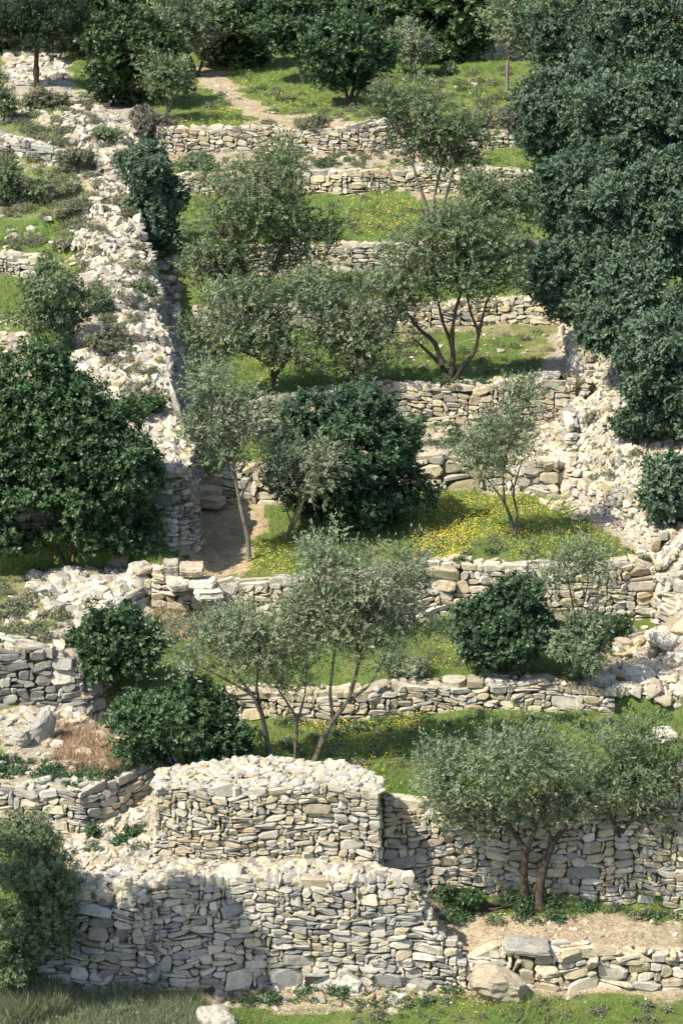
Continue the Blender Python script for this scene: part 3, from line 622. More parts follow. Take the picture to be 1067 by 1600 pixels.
# steps
def step(label, u, v, w_, h_, Y, dep, sd_, pal=MIXC):
    boulder('stone_step', label, u, v, w_, h_, dep, sd_, cat='step', Y=Y, pal=pal, boxy=True, group='stone steps')
step('lower worn stone step in the shade at the head of the bare path', 330, 788, 40, 15, 54.85, .5, 31, {'cream': 1})
step('upper worn stone step in the shade at the head of the bare path', 328, 772, 40, 14, 55.2, .5, 32, {'cream': 1})
step('broad flat-topped block on the stub of wall at the foot of the bare path', 300, 894, 38, 16, 49.75, .55, 33, MIXP)
step('grey block leaning against the side wall at the foot of the bare path', 268, 894, 24, 24, 49.9, .4, 34, MIXG)
step('square brown block under the flat-topped block by the bare path', 279, 916, 34, 20, 49.7, .5, 35)
step('topmost of the low steps right of the square brown block', 318, 914, 40, 12, 49.55, .5, 36)
step('lowest shaded step below the bare path, nearest the coursed wall', 326, 930, 42, 13, 49.3, .5, 37)

# ------------------------------------------------------------------ plants
LEAF = {   # base colours (dark, light), material
 'olive': ((.09,.12,.062), (.20,.24,.138), M_OLIVE),
 'olivegrey': ((.105,.133,.075), (.235,.27,.165), M_OLIVE),
 'olivedark': ((.07,.10,.046), (.165,.205,.105), M_OLIVE),
 'oak': ((.02,.045,.016), (.055,.10,.035), M_DARK),
 'bright': ((.021,.054,.021), (.062,.115,.048), M_DARK),
 'round': ((.02,.05,.024), (.055,.105,.05), M_DARK),
 'bank': ((.038,.075,.042), (.10,.15,.088), M_DULL),
 'pine': ((.018,.035,.014), (.04,.06,.025), M_DULL),
 'scrub': ((.09,.10,.06), (.16,.17,.10), M_DULL),
 'heath': ((.10,.095,.075), (.18,.165,.13), M_DULL),
}
def unit(n):
    d = rng.normal(0, 1, (n, 3)); return d / np.linalg.norm(d, axis=1)[:, None]
def leaves(C, N, out, n_len, wid, kind, up=.5, rnd=.8, per=10, sl=.25, spread=.8):
    """short shoots of leaves starting at each C and growing towards OUT"""
    m = len(C); dr = out * .7 + np.array([0, 0, up]) + unit(m) * rnd; dr /= np.linalg.norm(dr, axis=1)[:, None]
    L_ = sl * rng.uniform(.6, 1.4, m); k = np.repeat(np.arange(m), per); n = len(k); t = rng.random(n)
    side = unit(n); side -= dr[k] * (side * dr[k]).sum(1)[:, None]; side /= np.linalg.norm(side, axis=1)[:, None] + 1e-9
    T = dr[k] * (1 - spread * .55) + side * spread; T /= np.linalg.norm(T, axis=1)[:, None]
    nr = np.cross(T, np.cross(dr[k], T)) + unit(n) * .35 + np.array([0, 0, .25]); nr -= T * (nr * T).sum(1)[:, None]; nr /= np.linalg.norm(nr, axis=1)[:, None] + 1e-9
    B_ = np.cross(nr, T); P = C[k] + dr[k] * (t * L_[k])[:, None] + unit(n) * sl * .07
    L = (n_len * rng.uniform(.7, 1.3, n))[:, None]; W = (wid * rng.uniform(.75, 1.25, n))[:, None]
    V = np.stack([P, P + T * L * .55 + B_ * W * .5, P + T * L, P + T * L * .55 - B_ * W * .5], 1).reshape(-1, 3)
    lo, hi, mat = LEAF[kind]; tt = np.clip(N[k] + .25 * (t - .5) + rng.normal(0, .18, n), 0, 1)[:, None]
    c = np.array(lo) * (1 - tt) + np.array(hi) * tt; c *= rng.uniform(.85, 1.15, (n, 1))
    return V, c, mat
def leafmesh(V, c, mat, name, parent):
    f = np.arange(len(V)).reshape(-1, 4)
    return link(name, mesh(name, V, [f], mat, c), parent)
def tube(mb, P, r, c, k=6):
    P = np.asarray(P, float); n = len(P); T = np.gradient(P, axis=0); T /= np.linalg.norm(T, axis=1)[:, None] + 1e-9
    ref = np.array([.3, 1, .2]); A = np.cross(T, ref); A /= np.linalg.norm(A, axis=1)[:, None] + 1e-9; B_ = np.cross(T, A)
    th = np.arange(k) * 2 * np.pi / k
    V = (P[:, None] + (A[:, None] * np.cos(th)[None, :, None] + B_[:, None] * np.sin(th)[None, :, None]) * np.asarray(r)[:, None, None]).reshape(-1, 3)
    i = (np.arange(n - 1)[:, None] * k + np.arange(k)[None]).ravel(); j = (np.arange(n - 1)[:, None] * k + (np.arange(k)[None] + 1) % k).ravel()
    q = np.stack([i, j, j + k, i + k], 1); mb.add(V, [q], [np.tile(c, (len(q), 1))])
def bend(a, b, n, amp):
    t = np.linspace(0, 1, n)[:, None]; a = np.asarray(a); b = np.asarray(b); L = np.linalg.norm(b - a)
    w1 = unit(1)[0] * amp * L; w2 = unit(1)[0] * amp * L * .5
    return a + (b - a) * t + np.sin(t * np.pi) * w1 + np.sin(t * 2 * np.pi) * w2
BARK = {'olive': (.16,.14,.11), 'dark': (.085,.07,.055), 'grey': (.26,.24,.20)}
def tree(name, label, kind, base, blobs, limbs=None, n=16000, leaf=(.085,.028), rt=.07, cat='tree', group=None, bark='olive', Y=None, clump=.24, shell=.55, fill=.5, flat=.75, fat=1.0, twigs=True, up=.35, per=10, sl=.24, spread=.75, gap=1.35, dens=.8, parts=('trunk', 'crown')):
    """base: foot pixel; blobs: (u, v, ru, rv[, dy]) crown lobes; limbs: pixel paths of stems"""
    wispy = name in ('olive_tree', 'bare_tree')
    if wispy: sl, per, dens, spread, clump, gap = sl * 1.45, 13, dens * .66, .62, clump * 1.15, gap * rng.uniform(.85, 1.15)
    if Y is None: bx, by, bz = [float(q[0]) for q in drop(base[0], base[1])]
    else: bx, by, bz = [float(q) for q in at(base[0], base[1], Y)]; bz = float(ground(bx, by))
    root = bpy.data.objects.new(name, None); col.objects.link(root); root.location = (bx, by, bz); root.empty_display_size = .3
    tag(root, label, cat, group)
    O = np.array([bx, by, bz]); s = scale_at(by)
    bl = []
    for b in blobs:
        dy = b[4] if len(b) > 4 else rng.uniform(-.25, .25) * b[2] / s
        c = np.array(at(b[0], b[1], by + dy), float); r = np.array([b[2], 0, b[3]]) / s; r = np.maximum(r - (sl * .20 + clump * .28), r * .55); r[1] = (r[0] + r[2]) / 2 * fat
        bl.append((c, r))
    wts = np.array([r[0] * r[2] for c, r in bl]); wts /= wts.sum()
    # clumps spread over the lobes, more of them near the skin
    area = sum(4 * r[0] * r[2] for c, r in bl); nc = max(8, int(area / (clump ** 2) * gap))
    w_ = rng.choice(len(bl), nc, p=wts); cc = np.array([bl[k][0] for k in w_]); rr = np.array([bl[k][1] for k in w_])
    d = unit(nc); d[:, 2] = np.where(d[:, 2] < -.4, d[:, 2] * .6, d[:, 2]); rad = shell + (1.08 - shell) * rng.random(nc) ** .6
    wobble = 1 + .16 * np.sin(d[:, 0] * 5 + w_ * 1.7) + .14 * np.sin(d[:, 2] * 7 + 2 * w_) + rng.normal(0, .06, nc)
    CC = cc + d * rr * (rad * wobble)[:, None]; CC[:, 2] = np.maximum(CC[:, 2], ground(CC[:, 0], CC[:, 1]) + .06)
    # pockets where the crown stands open
    q_ = CC * (2.6 if s > 60 else 1.9); op = np.sin(q_[:, 0] * 1.3 + q_[:, 2]) + np.sin(q_[:, 1] * 1.1 - q_[:, 2] * 1.7 + 2) + np.sin(q_[:, 0] * 2.3 - q_[:, 1] * .8 + q_[:, 2] * 2.1)
    kp = op > (-1.0 if wispy else -1.15)
    if kp.sum() < .55 * nc: kp[:] = True
    CC, cc, rr, w_ = CC[kp], cc[kp], rr[kp], w_[kp]; nc = len(CC)
    bright = rng.uniform(.15, .85, nc)                         # some shoots younger and paler
    sz = rng.uniform(.5, 1.45, nc); n = max(20, int(n * dens) // per)
    k = rng.choice(nc, n, p=sz ** 2 / (sz ** 2).sum()); off = unit(n) * (rng.random(n) ** .45)[:, None] * np.array([1, 1, flat]) * (clump * sz[k])[:, None]
    C = CC[k] + off
    outd = (C - cc[k]) / rr[k]; outd /= np.linalg.norm(outd, axis=1)[:, None] + 1e-9
    outd = outd * .6 + off / (clump * sz[k])[:, None] * .7
    g_ = ground(C[:, 0], C[:, 1]); ok = C[:, 2] > g_ + .01
    V, c, mat = leaves((C - O)[ok], bright[k][ok], outd[ok], leaf[0], leaf[1], kind, up=up, per=per, sl=sl, spread=spread)
    # trunk and limbs
    mb = Mesher(); bc = BARK[bark]; tips = []
    if limbs is None:
        limbs = []; ncen = sum(c * w for (c, r), w in zip(bl, wts))
        for q in range(3 if len(bl) > 1 else 2):
            c_, r_ = bl[rng.integers(len(bl))]; e = c_ + rng.uniform(-.3, .3, 3) * r_
            limbs.append(bend(O + np.array([rng.uniform(-1, 1) * rt, 0, -.1]), e, 9, .10))
    else:
        L_ = []
        for q, P in enumerate(limbs):
            pts = [at(p[0], p[1], by + (p[2] if len(p) > 2 else (0 if i < 1 else rng.uniform(-.12, .12)))) for i, p in enumerate(P)]
            pts = np.array(pts, float); 
            if tuple(P[0][:2]) == tuple(base) : pts[0] = O - [0, 0, .1]
            t = np.linspace(0, 1, len(pts)); tt = np.linspace(0, 1, len(pts) * 4)
            sm = np.stack([np.interp(tt, t, pts[:, a]) for a in range(3)], 1)
            for _ in range(2): sm[1:-1] = (sm[:-2] + 2 * sm[1:-1] + sm[2:]) / 4
            L_.append(sm)
        limbs = L_
    allp = []; 
    for q, P in enumerate(limbs):
        P = np.asarray(P); th = (rt if np.linalg.norm(P[0] - O) < .6 else rt * .55)
        r_ = th * (1 - .72 * np.linspace(0, 1, len(P)) ** .9); r_[0] *= 1.5; r_ = r_ * (1 + rng.normal(0, .09, len(r_)))
        tube(mb, P - O, r_, np.array(bc) * rng.uniform(.85, 1.15), 7); allp.append(np.concatenate([P[len(P) // 3:], r_[len(P) // 3:, None]], 1))
    if twigs:
        allp = np.concatenate(allp); m = min(nc, 90)
        for q in rng.choice(nc, m, replace=False):
            dd = np.linalg.norm(allp[:, :3] - CC[q], axis=1) + .6 * np.maximum(0, allp[:, 2] - CC[q][2] + .1); j = int(np.argmin(dd)); a = allp[j]
            if dd[j] > 2.6: continue
            P = bend(a[:3], CC[q], 6, .09); tube(mb, P - O, np.linspace(min(a[3] * .6, .03), .006, 6), np.array(bc) * rng.uniform(.8, 1.15), 4)
    mb.build(parts[0], M_BARK, root, smooth=True)
    leafmesh(V, c, mat, parts[1], root)
    return root
GO = 'olive trees on the terraces'; GB = 'trees crowding the right bank'; GT = 'trees along the top of the slope'; GS = 'dark green shrubs'; GW = 'low scrub bushes'
def shrub(label, kind, base, blobs, n=9000, leaf=(.08,.04), clump=.16, group=GS, name='shrub', shell=.6, **k):
    return tree(name, label, kind, base, blobs, None, n, leaf, .035, 'shrub', group, 'dark', clump=clump, shell=shell, dens=k.pop('dens', 1.0), gap=k.pop('gap', 1.7), sl=k.pop('sl', leaf[0] * 1.5), per=k.pop('per', 9), spread=k.pop('spread', .95), parts=('stems', 'foliage'), **k)
# foreground olives
tree('olive_tree', 'broad grey-green olive with two trunks in front of the tall shaded wall, lower right', 'olive', (822,1418),
  [(740,1225,85,75),(830,1185,100,75),(900,1220,80,80),(760,1272,58,38),(860,1252,88,52),(700,1205,45,60),(692,1258,38,36)],
  [[(822,1418),(817,1370),(822,1330),(795,1290),(760,1250)],[(822,1330),(835,1300),(850,1240),(860,1180)],[(840,1416),(845,1370),(862,1318),(885,1290),(920,1240)],[(862,1318),(850,1280),(800,1210)],[(795,1290),(750,1270),(710,1250)]],
  n=54000, rt=.095, bark='dark', group=GO, fat=.75, clump=.22, shell=.2, leaf=(.075,.024))
tree('olive_tree', 'darker olive with a thin trunk against the wall at the lower right edge', 'olivedark', (975,1402),
  [(1000,1200,70,80),(960,1250,50,60),(1040,1250,50,70),(985,1160,60,40)], [[(975,1402),(978,1350),(972,1290),(985,1230)],[(972,1300),(1000,1260),(1030,1220)],[(978,1330),(960,1290),(945,1250)]],
  n=26000, rt=.06, group=GO, fat=.7, shell=.2, leaf=(.075,.024), bark='dark')
tree('olive_tree', 'airy olive with a curved left-leaning trunk, leftmost behind the stepped block', 'olivegrey', (424,1200),
  [(345,1000,65,50),(400,1010,60,60),(310,1035,45,40),(375,1050,60,35),(430,960,45,40)], [[(424,1200),(418,1160),(410,1120),(395,1085),(365,1050),(340,1020)],[(410,1120),(400,1070),(410,1020)],[(395,1085),(350,1060),(310,1040)]],
  n=26000, rt=.06, group=GO, fat=.8, shell=.2, leaf=(.08,.024), clump=.20)
tree('olive_tree', 'slim middle olive of the three behind the stepped stone block', 'olivegrey', (461,1198),
  [(460,1010,50,60),(480,940,60,50),(455,1060,35,35)], [[(461,1198),(462,1160),(466,1125),(450,1100),(430,1070)],[(466,1125),(478,1080),(480,1000)]],
  n=16000, rt=.045, group=GO, fat=.8, shell=.2, leaf=(.08,.024), clump=.20)
tree('olive_tree', 'tall grey olive with a right-leaning trunk, rightmost of the three behind the stepped block', 'olivegrey', (488,1198),
  [(560,900,85,60),(600,960,65,80),(530,970,70,70),(590,1030,45,42),(510,870,55,45),(640,890,34,50),(540,1050,40,30)],
  [[(488,1198),(502,1160),(520,1125),(545,1095),(560,1040),(575,970)],[(520,1125),(515,1080),(525,1000),(520,930)],[(545,1095),(580,1070),(605,1020)],[(560,1040),(555,960),(560,890)]],
  n=48000, rt=.07, group=GO, fat=.8, shell=.2, leaf=(.08,.024), clump=.22)
tree('olive_tree', 'slender pale olive leaning left beside the bare path', 'olivegrey', (389,878),
  [(340,640,60,60),(370,700,60,50),(330,600,50,45),(400,660,35,55),(310,680,30,40)], [[(389,878),(388,840),(378,800),(370,760),(364,720),(355,670),(345,620)],[(376,775),(390,750),(398,730),(410,700)],[(366,745),(350,715),(330,680)]],
  n=24000, rt=.065, group=GO, fat=.8, shell=.15, bark='grey', leaf=(.085,.026), clump=.2)
tree('bare_tree', 'grey twiggy sapling in front of the big round dark bush', 'olivegrey', (448,840),
  [(480,740,66,54,-1.3),(515,720,44,40,-1.3),(440,710,44,34,-1.1)], [[(448,840),(455,815,-.5),(475,780,-.9),(500,740,-1.2),(520,700,-1.3)],[(455,815,-.5),(440,780,-.8),(425,740,-1)],[(448,838),(470,800,-.8),(480,750,-1.2),(470,700,-1.3)],[(475,780,-.9),(510,760,-1.2),(535,730,-1.3)]],
  n=15000, rt=.04, group=GO, fat=.6, shell=.1, bark='grey', leaf=(.08,.022), clump=.25)
tree('olive_tree', 'thin young olive with sparse crown standing in the yellow-flowered grass', 'olive', (805,838),
  [(790,680,60,55),(760,720,50,40),(815,720,40,35),(800,620,50,30),(740,690,30,30)], [[(805,838),(798,810),(788,785),(770,760),(745,730)],[(788,785),(785,740),(790,690)],[(804,836),(808,800),(800,770),(815,720)],[(785,740),(800,660),(800,620)]],
  n=19000, rt=.045, group=GO, fat=.8, shell=.1, leaf=(.085,.027), clump=.22)
tree('olive_tree', 'dark multi-stemmed olive with spreading bare limbs above the terrace wall', 'olivedark', (702,598),
  [(680,380,70,55),(740,420,70,60),(640,430,50,45),(700,450,60,40),(770,380,45,50),(720,340,60,30),(790,450,30,35)],
  [[(702,598),(708,560),(705,525),(712,480),(730,430)],[(700,598),(690,570),(668,550),(648,530)],[(705,598),(720,575),(742,550),(748,520),(760,470)],[(706,540),(690,500),(680,450),(670,400)],[(690,570),(680,535),(655,515),(640,495)],[(748,520),(735,490),(725,440)]],
  n=46000, rt=.085, group=GO, bark='dark', fat=.8, shell=.25, clump=.24, leaf=(.095,.034))
tree('olive_tree', 'large dense olive with a dome of grey-green leaves in the upper middle', 'olivedark', (405,470),
  [(400,310,85,70),(350,370,60,70),(460,340,65,60),(430,250,55,35),(400,410,80,55),(330,420,45,40),(490,390,40,45)], None,
  n=70000, rt=.11, group=GO, shell=.5, clump=.26, leaf=(.10,.036))
tree('olive_tree', 'grey olive with a forked dark trunk left of the big round bush', 'olive', (430,625),
  [(400,510,70,60),(350,520,55,50),(450,480,60,50),(370,460,50,35),(440,550,50,30),(320,560,30,40)],
  [[(430,625),(428,600),(425,575),(405,560),(370,545)],[(425,575),(432,540),(440,500)],[(405,560),(390,530),(380,500)],[(426,590),(445,570),(450,530)]],
  n=46000, rt=.07, group=GO, bark='dark', shell=.25, clump=.24, fat=.85, leaf=(.09,.032))
tree('olive_tree', 'grey-green olive rising directly behind the big round dark bush', 'olive', (560,640),
  [(540,510,65,65),(590,480,55,50),(510,460,50,40),(600,540,45,50),(550,570,60,40),(620,470,30,45)], None,
  n=46000, rt=.07, group=GO, shell=.35, clump=.25, fat=.85, leaf=(.09,.032))
tree('olive_tree', 'upper olive on three slim splayed stems over the flowery terrace', 'olivedark', (672,346),
  [(640,170,55,45),(690,200,55,45),(640,225,45,30),(710,250,45,30),(600,180,30,40),(740,210,35,35),(680,250,35,25)],
  [[(672,346),(678,310),(686,270),(700,230)],[(670,346),(662,310),(648,270),(635,220)],[(675,346),(690,325),(702,290),(712,255)]],
  n=30000, rt=.07, group=GO, bark='grey', shell=.2, clump=.28, leaf=(.11,.04))
tree('olive_tree', 'thin leaning olive beside the right bank, its crown merging into the bank trees', 'olivedark', (826,432),
  [(790,320,45,50),(760,290,45,40),(820,360,30,30),(740,340,40,30),(800,400,22,30)], [[(826,432),(818,395),(808,360),(795,320)],[(818,395),(825,370),(830,340)]],
  n=22000, rt=.06, group=GO, bark='dark', shell=.2, clump=.28, leaf=(.105,.038))
tree('olive_tree', 'faint young olive over the wall right of the small round bush', 'olive', (903,1088),
  [(880,870,55,45),(920,900,40,50),(860,910,35,35),(900,960,30,30)], [[(903,1088),(898,1040),(900,980),(890,920),(880,870)],[(900,980),(915,930),(920,890)]],
  n=9000, rt=.03, group=GO, bark='dark', fat=.7, shell=.1, clump=.22, leaf=(.08,.026))
shrub('soft grey bush right of and touching the small round dark bush', 'olive', (900,1085), [(905,1020,48,45),(880,1050,35,30),(925,990,30,28),(890,1000,32,30)], n=22000, leaf=(.07,.024), group=GW, shell=.3)
# big dark bushes
shrub('big round dark bush in the centre of the terraces', 'round', (545,832), [(540,715,105,95),(590,760,72,75),(480,740,65,72),(530,650,75,45),(560,790,90,45),(610,690,50,50)], n=95000, leaf=(.085,.045), clump=.17, shell=.82, fat=.72, up=.6)
shrub('small round dark bush on the terrace, right of centre', 'round', (785,1058), [(790,985,72,70),(760,1010,48,45),(820,1000,48,45),(800,930,48,30)], n=42000, leaf=(.075,.042), clump=.13, shell=.75, fat=.9, up=.6)
shrub('huge dark glossy bush filling the left edge', 'bright', (110,886), [(70,680,105,100,-.2),(148,745,88,92,-.5),(60,800,110,90,-.3),(182,825,66,60,-.3),(55,605,80,60),(125,650,88,62,-.3),(190,730,55,60,-.6),(0,720,70,110)], n=135000, leaf=(.09,.045), clump=.19, shell=.8, fat=.55, up=.6)
shrub('upper of the two glossy dark green shrubs beside the side wall', 'bright', (190,1085), [(185,1000,60,50),(160,1030,52,42),(220,1030,42,40),(180,955,38,28),(235,1000,25,30)], n=30000, leaf=(.08,.042), clump=.14, shell=.65)
shrub('lower of the two glossy dark green shrubs, behind the stepped stone block', 'bright', (290,1205), [(280,1130,75,55),(330,1150,62,50),(220,1120,50,38),(240,1160,60,38),(360,1170,38,35),(300,1085,40,22)], n=46000, leaf=(.08,.042), clump=.14, shell=.65)
shrub('dull grey-green shrub on the ridge above the huge dark bush', 'olivedark', (80,548), [(75,450,50,42),(60,490,42,42),(100,480,34,45),(85,520,35,28)], n=26000, leaf=(.07,.032), clump=.15, shell=.6)
shrub('tall ivy-dark shrub on the ridge edge left of the large dense olive', 'bank', (238,402), [(230,270,40,38),(245,310,40,38),(235,350,40,42),(240,385,28,20),(215,250,25,25)], n=34000, leaf=(.10,.055), clump=.18, shell=.7)
shrub('feathery grey-green shrub in the bottom left corner', 'olivedark', (45,1560), [(40,1340,62,70),(88,1375,42,60),(30,1430,75,60),(78,1450,48,60),(20,1500,70,45),(50,1295,38,38)], n=66000, leaf=(.06,.022), clump=.16, shell=.5, up=.3)
# scrub
shrub('low green cushion plant on the ridge above the huge dark bush', 'bright', (222,655), [(215,642,30,14),(235,632,18,12)], n=5000, leaf=(.06,.03), clump=.1, group=GW)
shrub('low mat of scrub standing in for the dark shadow right of the grey-green ridge shrub', 'scrub', (180,555), [(170,535,38,18),(195,545,22,14)], n=6000, leaf=(.06,.028), clump=.12, group=GW)  # foliage mat put in place of a patch of dark shadow
shrub('grey scrub bush by the left end of the topmost terrace wall', 'heath', (240,222), [(240,190,26,26),(225,180,18,18),(255,205,18,16)], n=8000, leaf=(.10,.03), clump=.16, group=GW)
shrub('grey scrub mound on the ridge below the big shaded tree', 'scrub', (80,172), [(82,152,28,18),(60,158,18,14)], n=5500, leaf=(.10,.035), clump=.16, group=GW)
shrub('brownish rounded scrub at the right end of the meadow', 'heath', (775,205), [(775,185,30,18),(750,190,20,12),(800,188,18,14)], n=8000, leaf=(.09,.03), clump=.15, group=GW)
shrub('grey bush half out of frame on the left edge above the flat verge', 'olivedark', (8,320), [(5,285,25,35),(15,300,20,22)], n=7000, leaf=(.09,.032), clump=.16, group=GW)
shrub('shaded grey bush at the left edge below the white outcrop', 'olivedark', (6,190), [(0,140,14,36),(10,165,20,22)], n=6000, leaf=(.09,.032), clump=.16, group=GW)
shrub('green weeds at the foot of the right bank wall beyond the small round bush', 'bright', (965,1000), [(960,980,38,18),(985,968,24,14),(935,975,20,14)], n=7000, leaf=(.06,.028), clump=.1, group=GW)
shrub('sprawling green bramble on the right bank among pale stones', 'bank', (1000,690), [(985,665,30,24),(1010,675,26,22)], n=9000, leaf=(.07,.04), clump=.13, group=GW)
shrub('pale sprig of grey herb beside the left end of the low middle wall', 'olivegrey', (640,1065), [(640,1045,40,20),(610,1030,22,16)], n=5000, leaf=(.07,.02), clump=.13, group=GW, shell=.2)
shrub('grey-green weeds trailing over the soil at the foot of the tall wall', 'bright', (760,1425), [(735,1402,26,10),(810,1408,30,11),(868,1412,22,7),(700,1396,14,8)], n=5000, leaf=(.05,.025), clump=.09, group=GW)
shrub('small dark tuft growing out of the scree by the stepped block', 'bright', (205,1305), [(203,1298,13,9),(212,1303,9,7)], n=1400, leaf=(.04,.02), clump=.07, group=GW)
shrub('small tuft at the foot of the curved wall', 'bright', (148,1308), [(145,1300,12,10)], n=1100, leaf=(.04,.02), clump=.07, group=GW)
for k, (u, v, ru, rv, lab) in enumerate([(60,300,30,16,'dark low juniper spread on the ridge grass'),(120,245,26,12,'thin grey scrub tuft on the upper ridge'),(170,210,22,9,'dark scrub tuft at the top of the ridge'),(225,455,18,10,'small green cushion high on the ridge, right of the grey-green shrub'),
      (150,470,26,18,'green cushion between ridge stones beside the grey-green shrub'),(490,195,24,10,'little scrub beside the top of the meadow path'),(310,255,30,14,'bush over the left end of the narrow upper wall'),(880,300,24,20,'dark sapling where the right bank begins'),
      (700,108,14,9,'small weed clump in the meadow grass'),(330,980,40,16,'shaded dry weeds under the coursed wall beside the path')]):
    shrub(lab, 'scrub' if k in (1, 5, 9) else 'olivedark', (u, v + rv), [(u, v, ru, rv)], n=3200, leaf=(.075,.03), clump=.12, group=GW)
# top of the slope
tree('pine_tree', 'dark pine with a bare straight trunk beside the white outcrop, top left corner', 'pine', (57,136), [(40,25,55,35),(90,30,50,40),(20,55,40,30),(75,65,45,25),(120,60,30,25)],
  [[(57,136),(57,100),(59,60),(60,20)],[(59,60),(90,40)],[(59,70),(30,50)]], n=34000, rt=.12, group=GT, bark='dark', leaf=(.14,.03), clump=.32, shell=.4)
tree('evergreen_tree', 'broad shaded evergreen right of the pine, above the grey scrub', 'oak', (215,165), [(210,80,60,45),(175,110,38,35),(240,110,42,38),(200,135,45,28),(190,50,40,30),(230,55,40,25)], None, n=50000, rt=.1, group=GT, bark='dark', leaf=(.13,.07), clump=.27, shell=.6)
tree('olive_tree', 'small grey olive before the broad shaded evergreen at the top left', 'olivedark', (264,190), [(262,110,32,28),(280,140,24,20),(245,130,24,22)], [[(264,190),(262,165),(255,140)],[(263,175),(275,150)]], n=11000, rt=.05, group=GT, bark='dark', leaf=(.11,.04), clump=.22, shell=.2)
tree('olive_tree', 'tall grey-leaved tree behind the small olive at the top left', 'olivegrey', (305,120), [(285,30,45,40),(320,50,35,40),(260,20,30,30),(300,80,30,20)], None, n=24000, rt=.08, group=GT, bark='dark', leaf=(.13,.045), clump=.3, shell=.3)
tree('green_tree', 'bright green tree on a thin leaning trunk at the top centre', 'bright', (474,130), [(460,30,50,40),(425,45,38,35),(490,55,38,30),(450,80,40,18)], [[(474,130),(470,105),(462,80),(455,40)],[(466,92),(445,70)]], n=32000, rt=.09, group=GT, bark='grey', leaf=(.12,.07), clump=.27, shell=.4)
tree('green_tree', 'round dark green tree with clustered short trunks on the sunny meadow', 'bright', (546,164), [(540,80,52,40),(510,100,38,32),(575,90,34,40),(545,55,45,28),(545,120,45,18)], [[(546,164),(540,140),(525,110)],[(547,164),(552,135),(565,110)],[(549,164),(560,145),(575,120)]], n=44000, rt=.09, group=GT, bark='dark', leaf=(.11,.065), clump=.24, shell=.6)
shrub('pale grey olive bush right of the round dark green meadow tree', 'olivegrey', (648,118), [(645,60,34,34),(665,75,24,26),(630,85,26,24)], n=12000, leaf=(.12,.04), clump=.24, group=GT, shell=.3)
tree('olive_tree', 'slim grey tree with a pale trunk on the meadow at the top right', 'olivegrey', (792,142), [(800,30,55,32),(770,15,40,25),(840,45,35,30),(810,60,40,18)], [[(792,142),(792,105),(797,70),(800,30)],[(796,80),(780,40)],[(797,75),(820,50)]], n=22000, rt=.07, group=GT, bark='grey', leaf=(.12,.04), clump=.28, shell=.15)
for u, v, ru, rv, bv, kd, lab in [
  (365,45,55,55,104,'oak','shadowy evergreen behind the tree line between grey-leaved and bright green trees'),
  (705,35,62,55,97,'oak','deep-shaded evergreen left of the far pale wall'),
  (610,20,60,50,84,'oak','deep-shaded evergreen behind the pale grey olive bush'),
  (130,20,60,55,90,'pine','shadowy conifer between the pine and the broad evergreen'),
  (200,10,70,50,80,'oak','dark crown cut by the top edge above the broad evergreen'),
  (545,10,70,50,76,'oak','dark crown cut by the top edge above the meadow tree'),
  (420,15,60,45,78,'oak','green crown cut by the top edge above the leaning-trunk tree'),
  (770,5,60,45,60,'oak','dark crown cut by the top edge above the far pale wall'),
  (0,20,50,50,80,'pine','dark crown in the extreme top left corner'),
  (310,15,60,50,76,'oak','dark crown cut by the top edge above the tall grey-leaved tree'),
  (660,10,60,45,64,'oak','dark crown cut by the top edge between two deep-shaded evergreens')]:
    tree('evergreen_tree', lab, kd, (u, bv), [(u, v, ru, rv), (u - ru * .5, v + rv * .4, ru * .6, rv * .6), (u + ru * .5, v + rv * .35, ru * .6, rv * .6), (u, v + rv * .7, ru * .7, rv * .5)], None, n=30000, rt=.1, group=GT, bark='dark', leaf=(.17,.09), clump=.33, shell=.6, spread=.95)
# right bank
for k, (u, v, ru, rv, bv, kd, n, lab) in enumerate([
  (905,60,75,75,150,'bank',46000,'grey-green tree topping the right bank at the upper edge'),
  (1020,60,90,90,200,'bank',60000,'large tree in the top right corner'),
  (895,190,72,82,320,'bank',56000,'tree at the upper left flank of the right bank, beside the meadow'),
  (1000,210,95,95,350,'bank',76000,'massive tree in the middle of the right bank grove'),
  (905,320,66,75,440,'bank',52000,'tree on the left flank of the grove next to the thin leaning olive'),
  (1015,360,92,95,500,'bank',76000,'large tree at the right edge halfway down the grove'),
  (920,440,70,65,540,'bank',56000,'tree overhanging the top of the pale right bank wall'),
  (985,490,68,78,600,'bank',56000,'lowest big crown hanging over the pale tumbled stone slope'),
  (1050,580,60,115,690,'bank',76000,'dull green tree at the right edge beside the tumbled stone slope'),
  (1050,760,45,48,820,'bank',30000,'bushy tree at the right edge low down the stone slope')]):
    tree('evergreen_tree', lab, kd, (u + 10, bv), [(u, v, ru, rv), (u - ru * .4, v + rv * .5, ru * .6, rv * .5), (u + ru * .45, v + rv * .45, ru * .6, rv * .55), (u - ru * .35, v - rv * .45, ru * .6, rv * .5), (u + ru * .3, v - rv * .5, ru * .55, rv * .5)],
         None, n=n, rt=.12, group=GB, bark='dark', leaf=(.11,.058) if kd == 'bank' else (.09,.036), clump=.24, shell=.72, fat=.8)

P_ = np.array([xat(318, 1440, 39.9), 39.9, zat(1476, 39.9)]) + np.array(sd[:]) * 7.6; cu, cv = proj(*P_)
tree('evergreen_tree', 'tree just outside the left edge that shades the stone block', 'oak', (cu - 60, 1640), [(cu, cv, 52, 72, 0), (cu - 50, cv + 95, 60, 50, 0), (cu + 10, cv - 40, 45, 40, 0), (cu - 120, cv + 100, 60, 50, 0)], [[(cu - 60, 1640), (cu - 70, cv + 200), (cu - 20, cv + 20)]], n=30000, rt=.10, group='trees crowding the left edge', bark='dark', leaf=(.10,.055), clump=.2, shell=.4, Y=float(P_[1]))
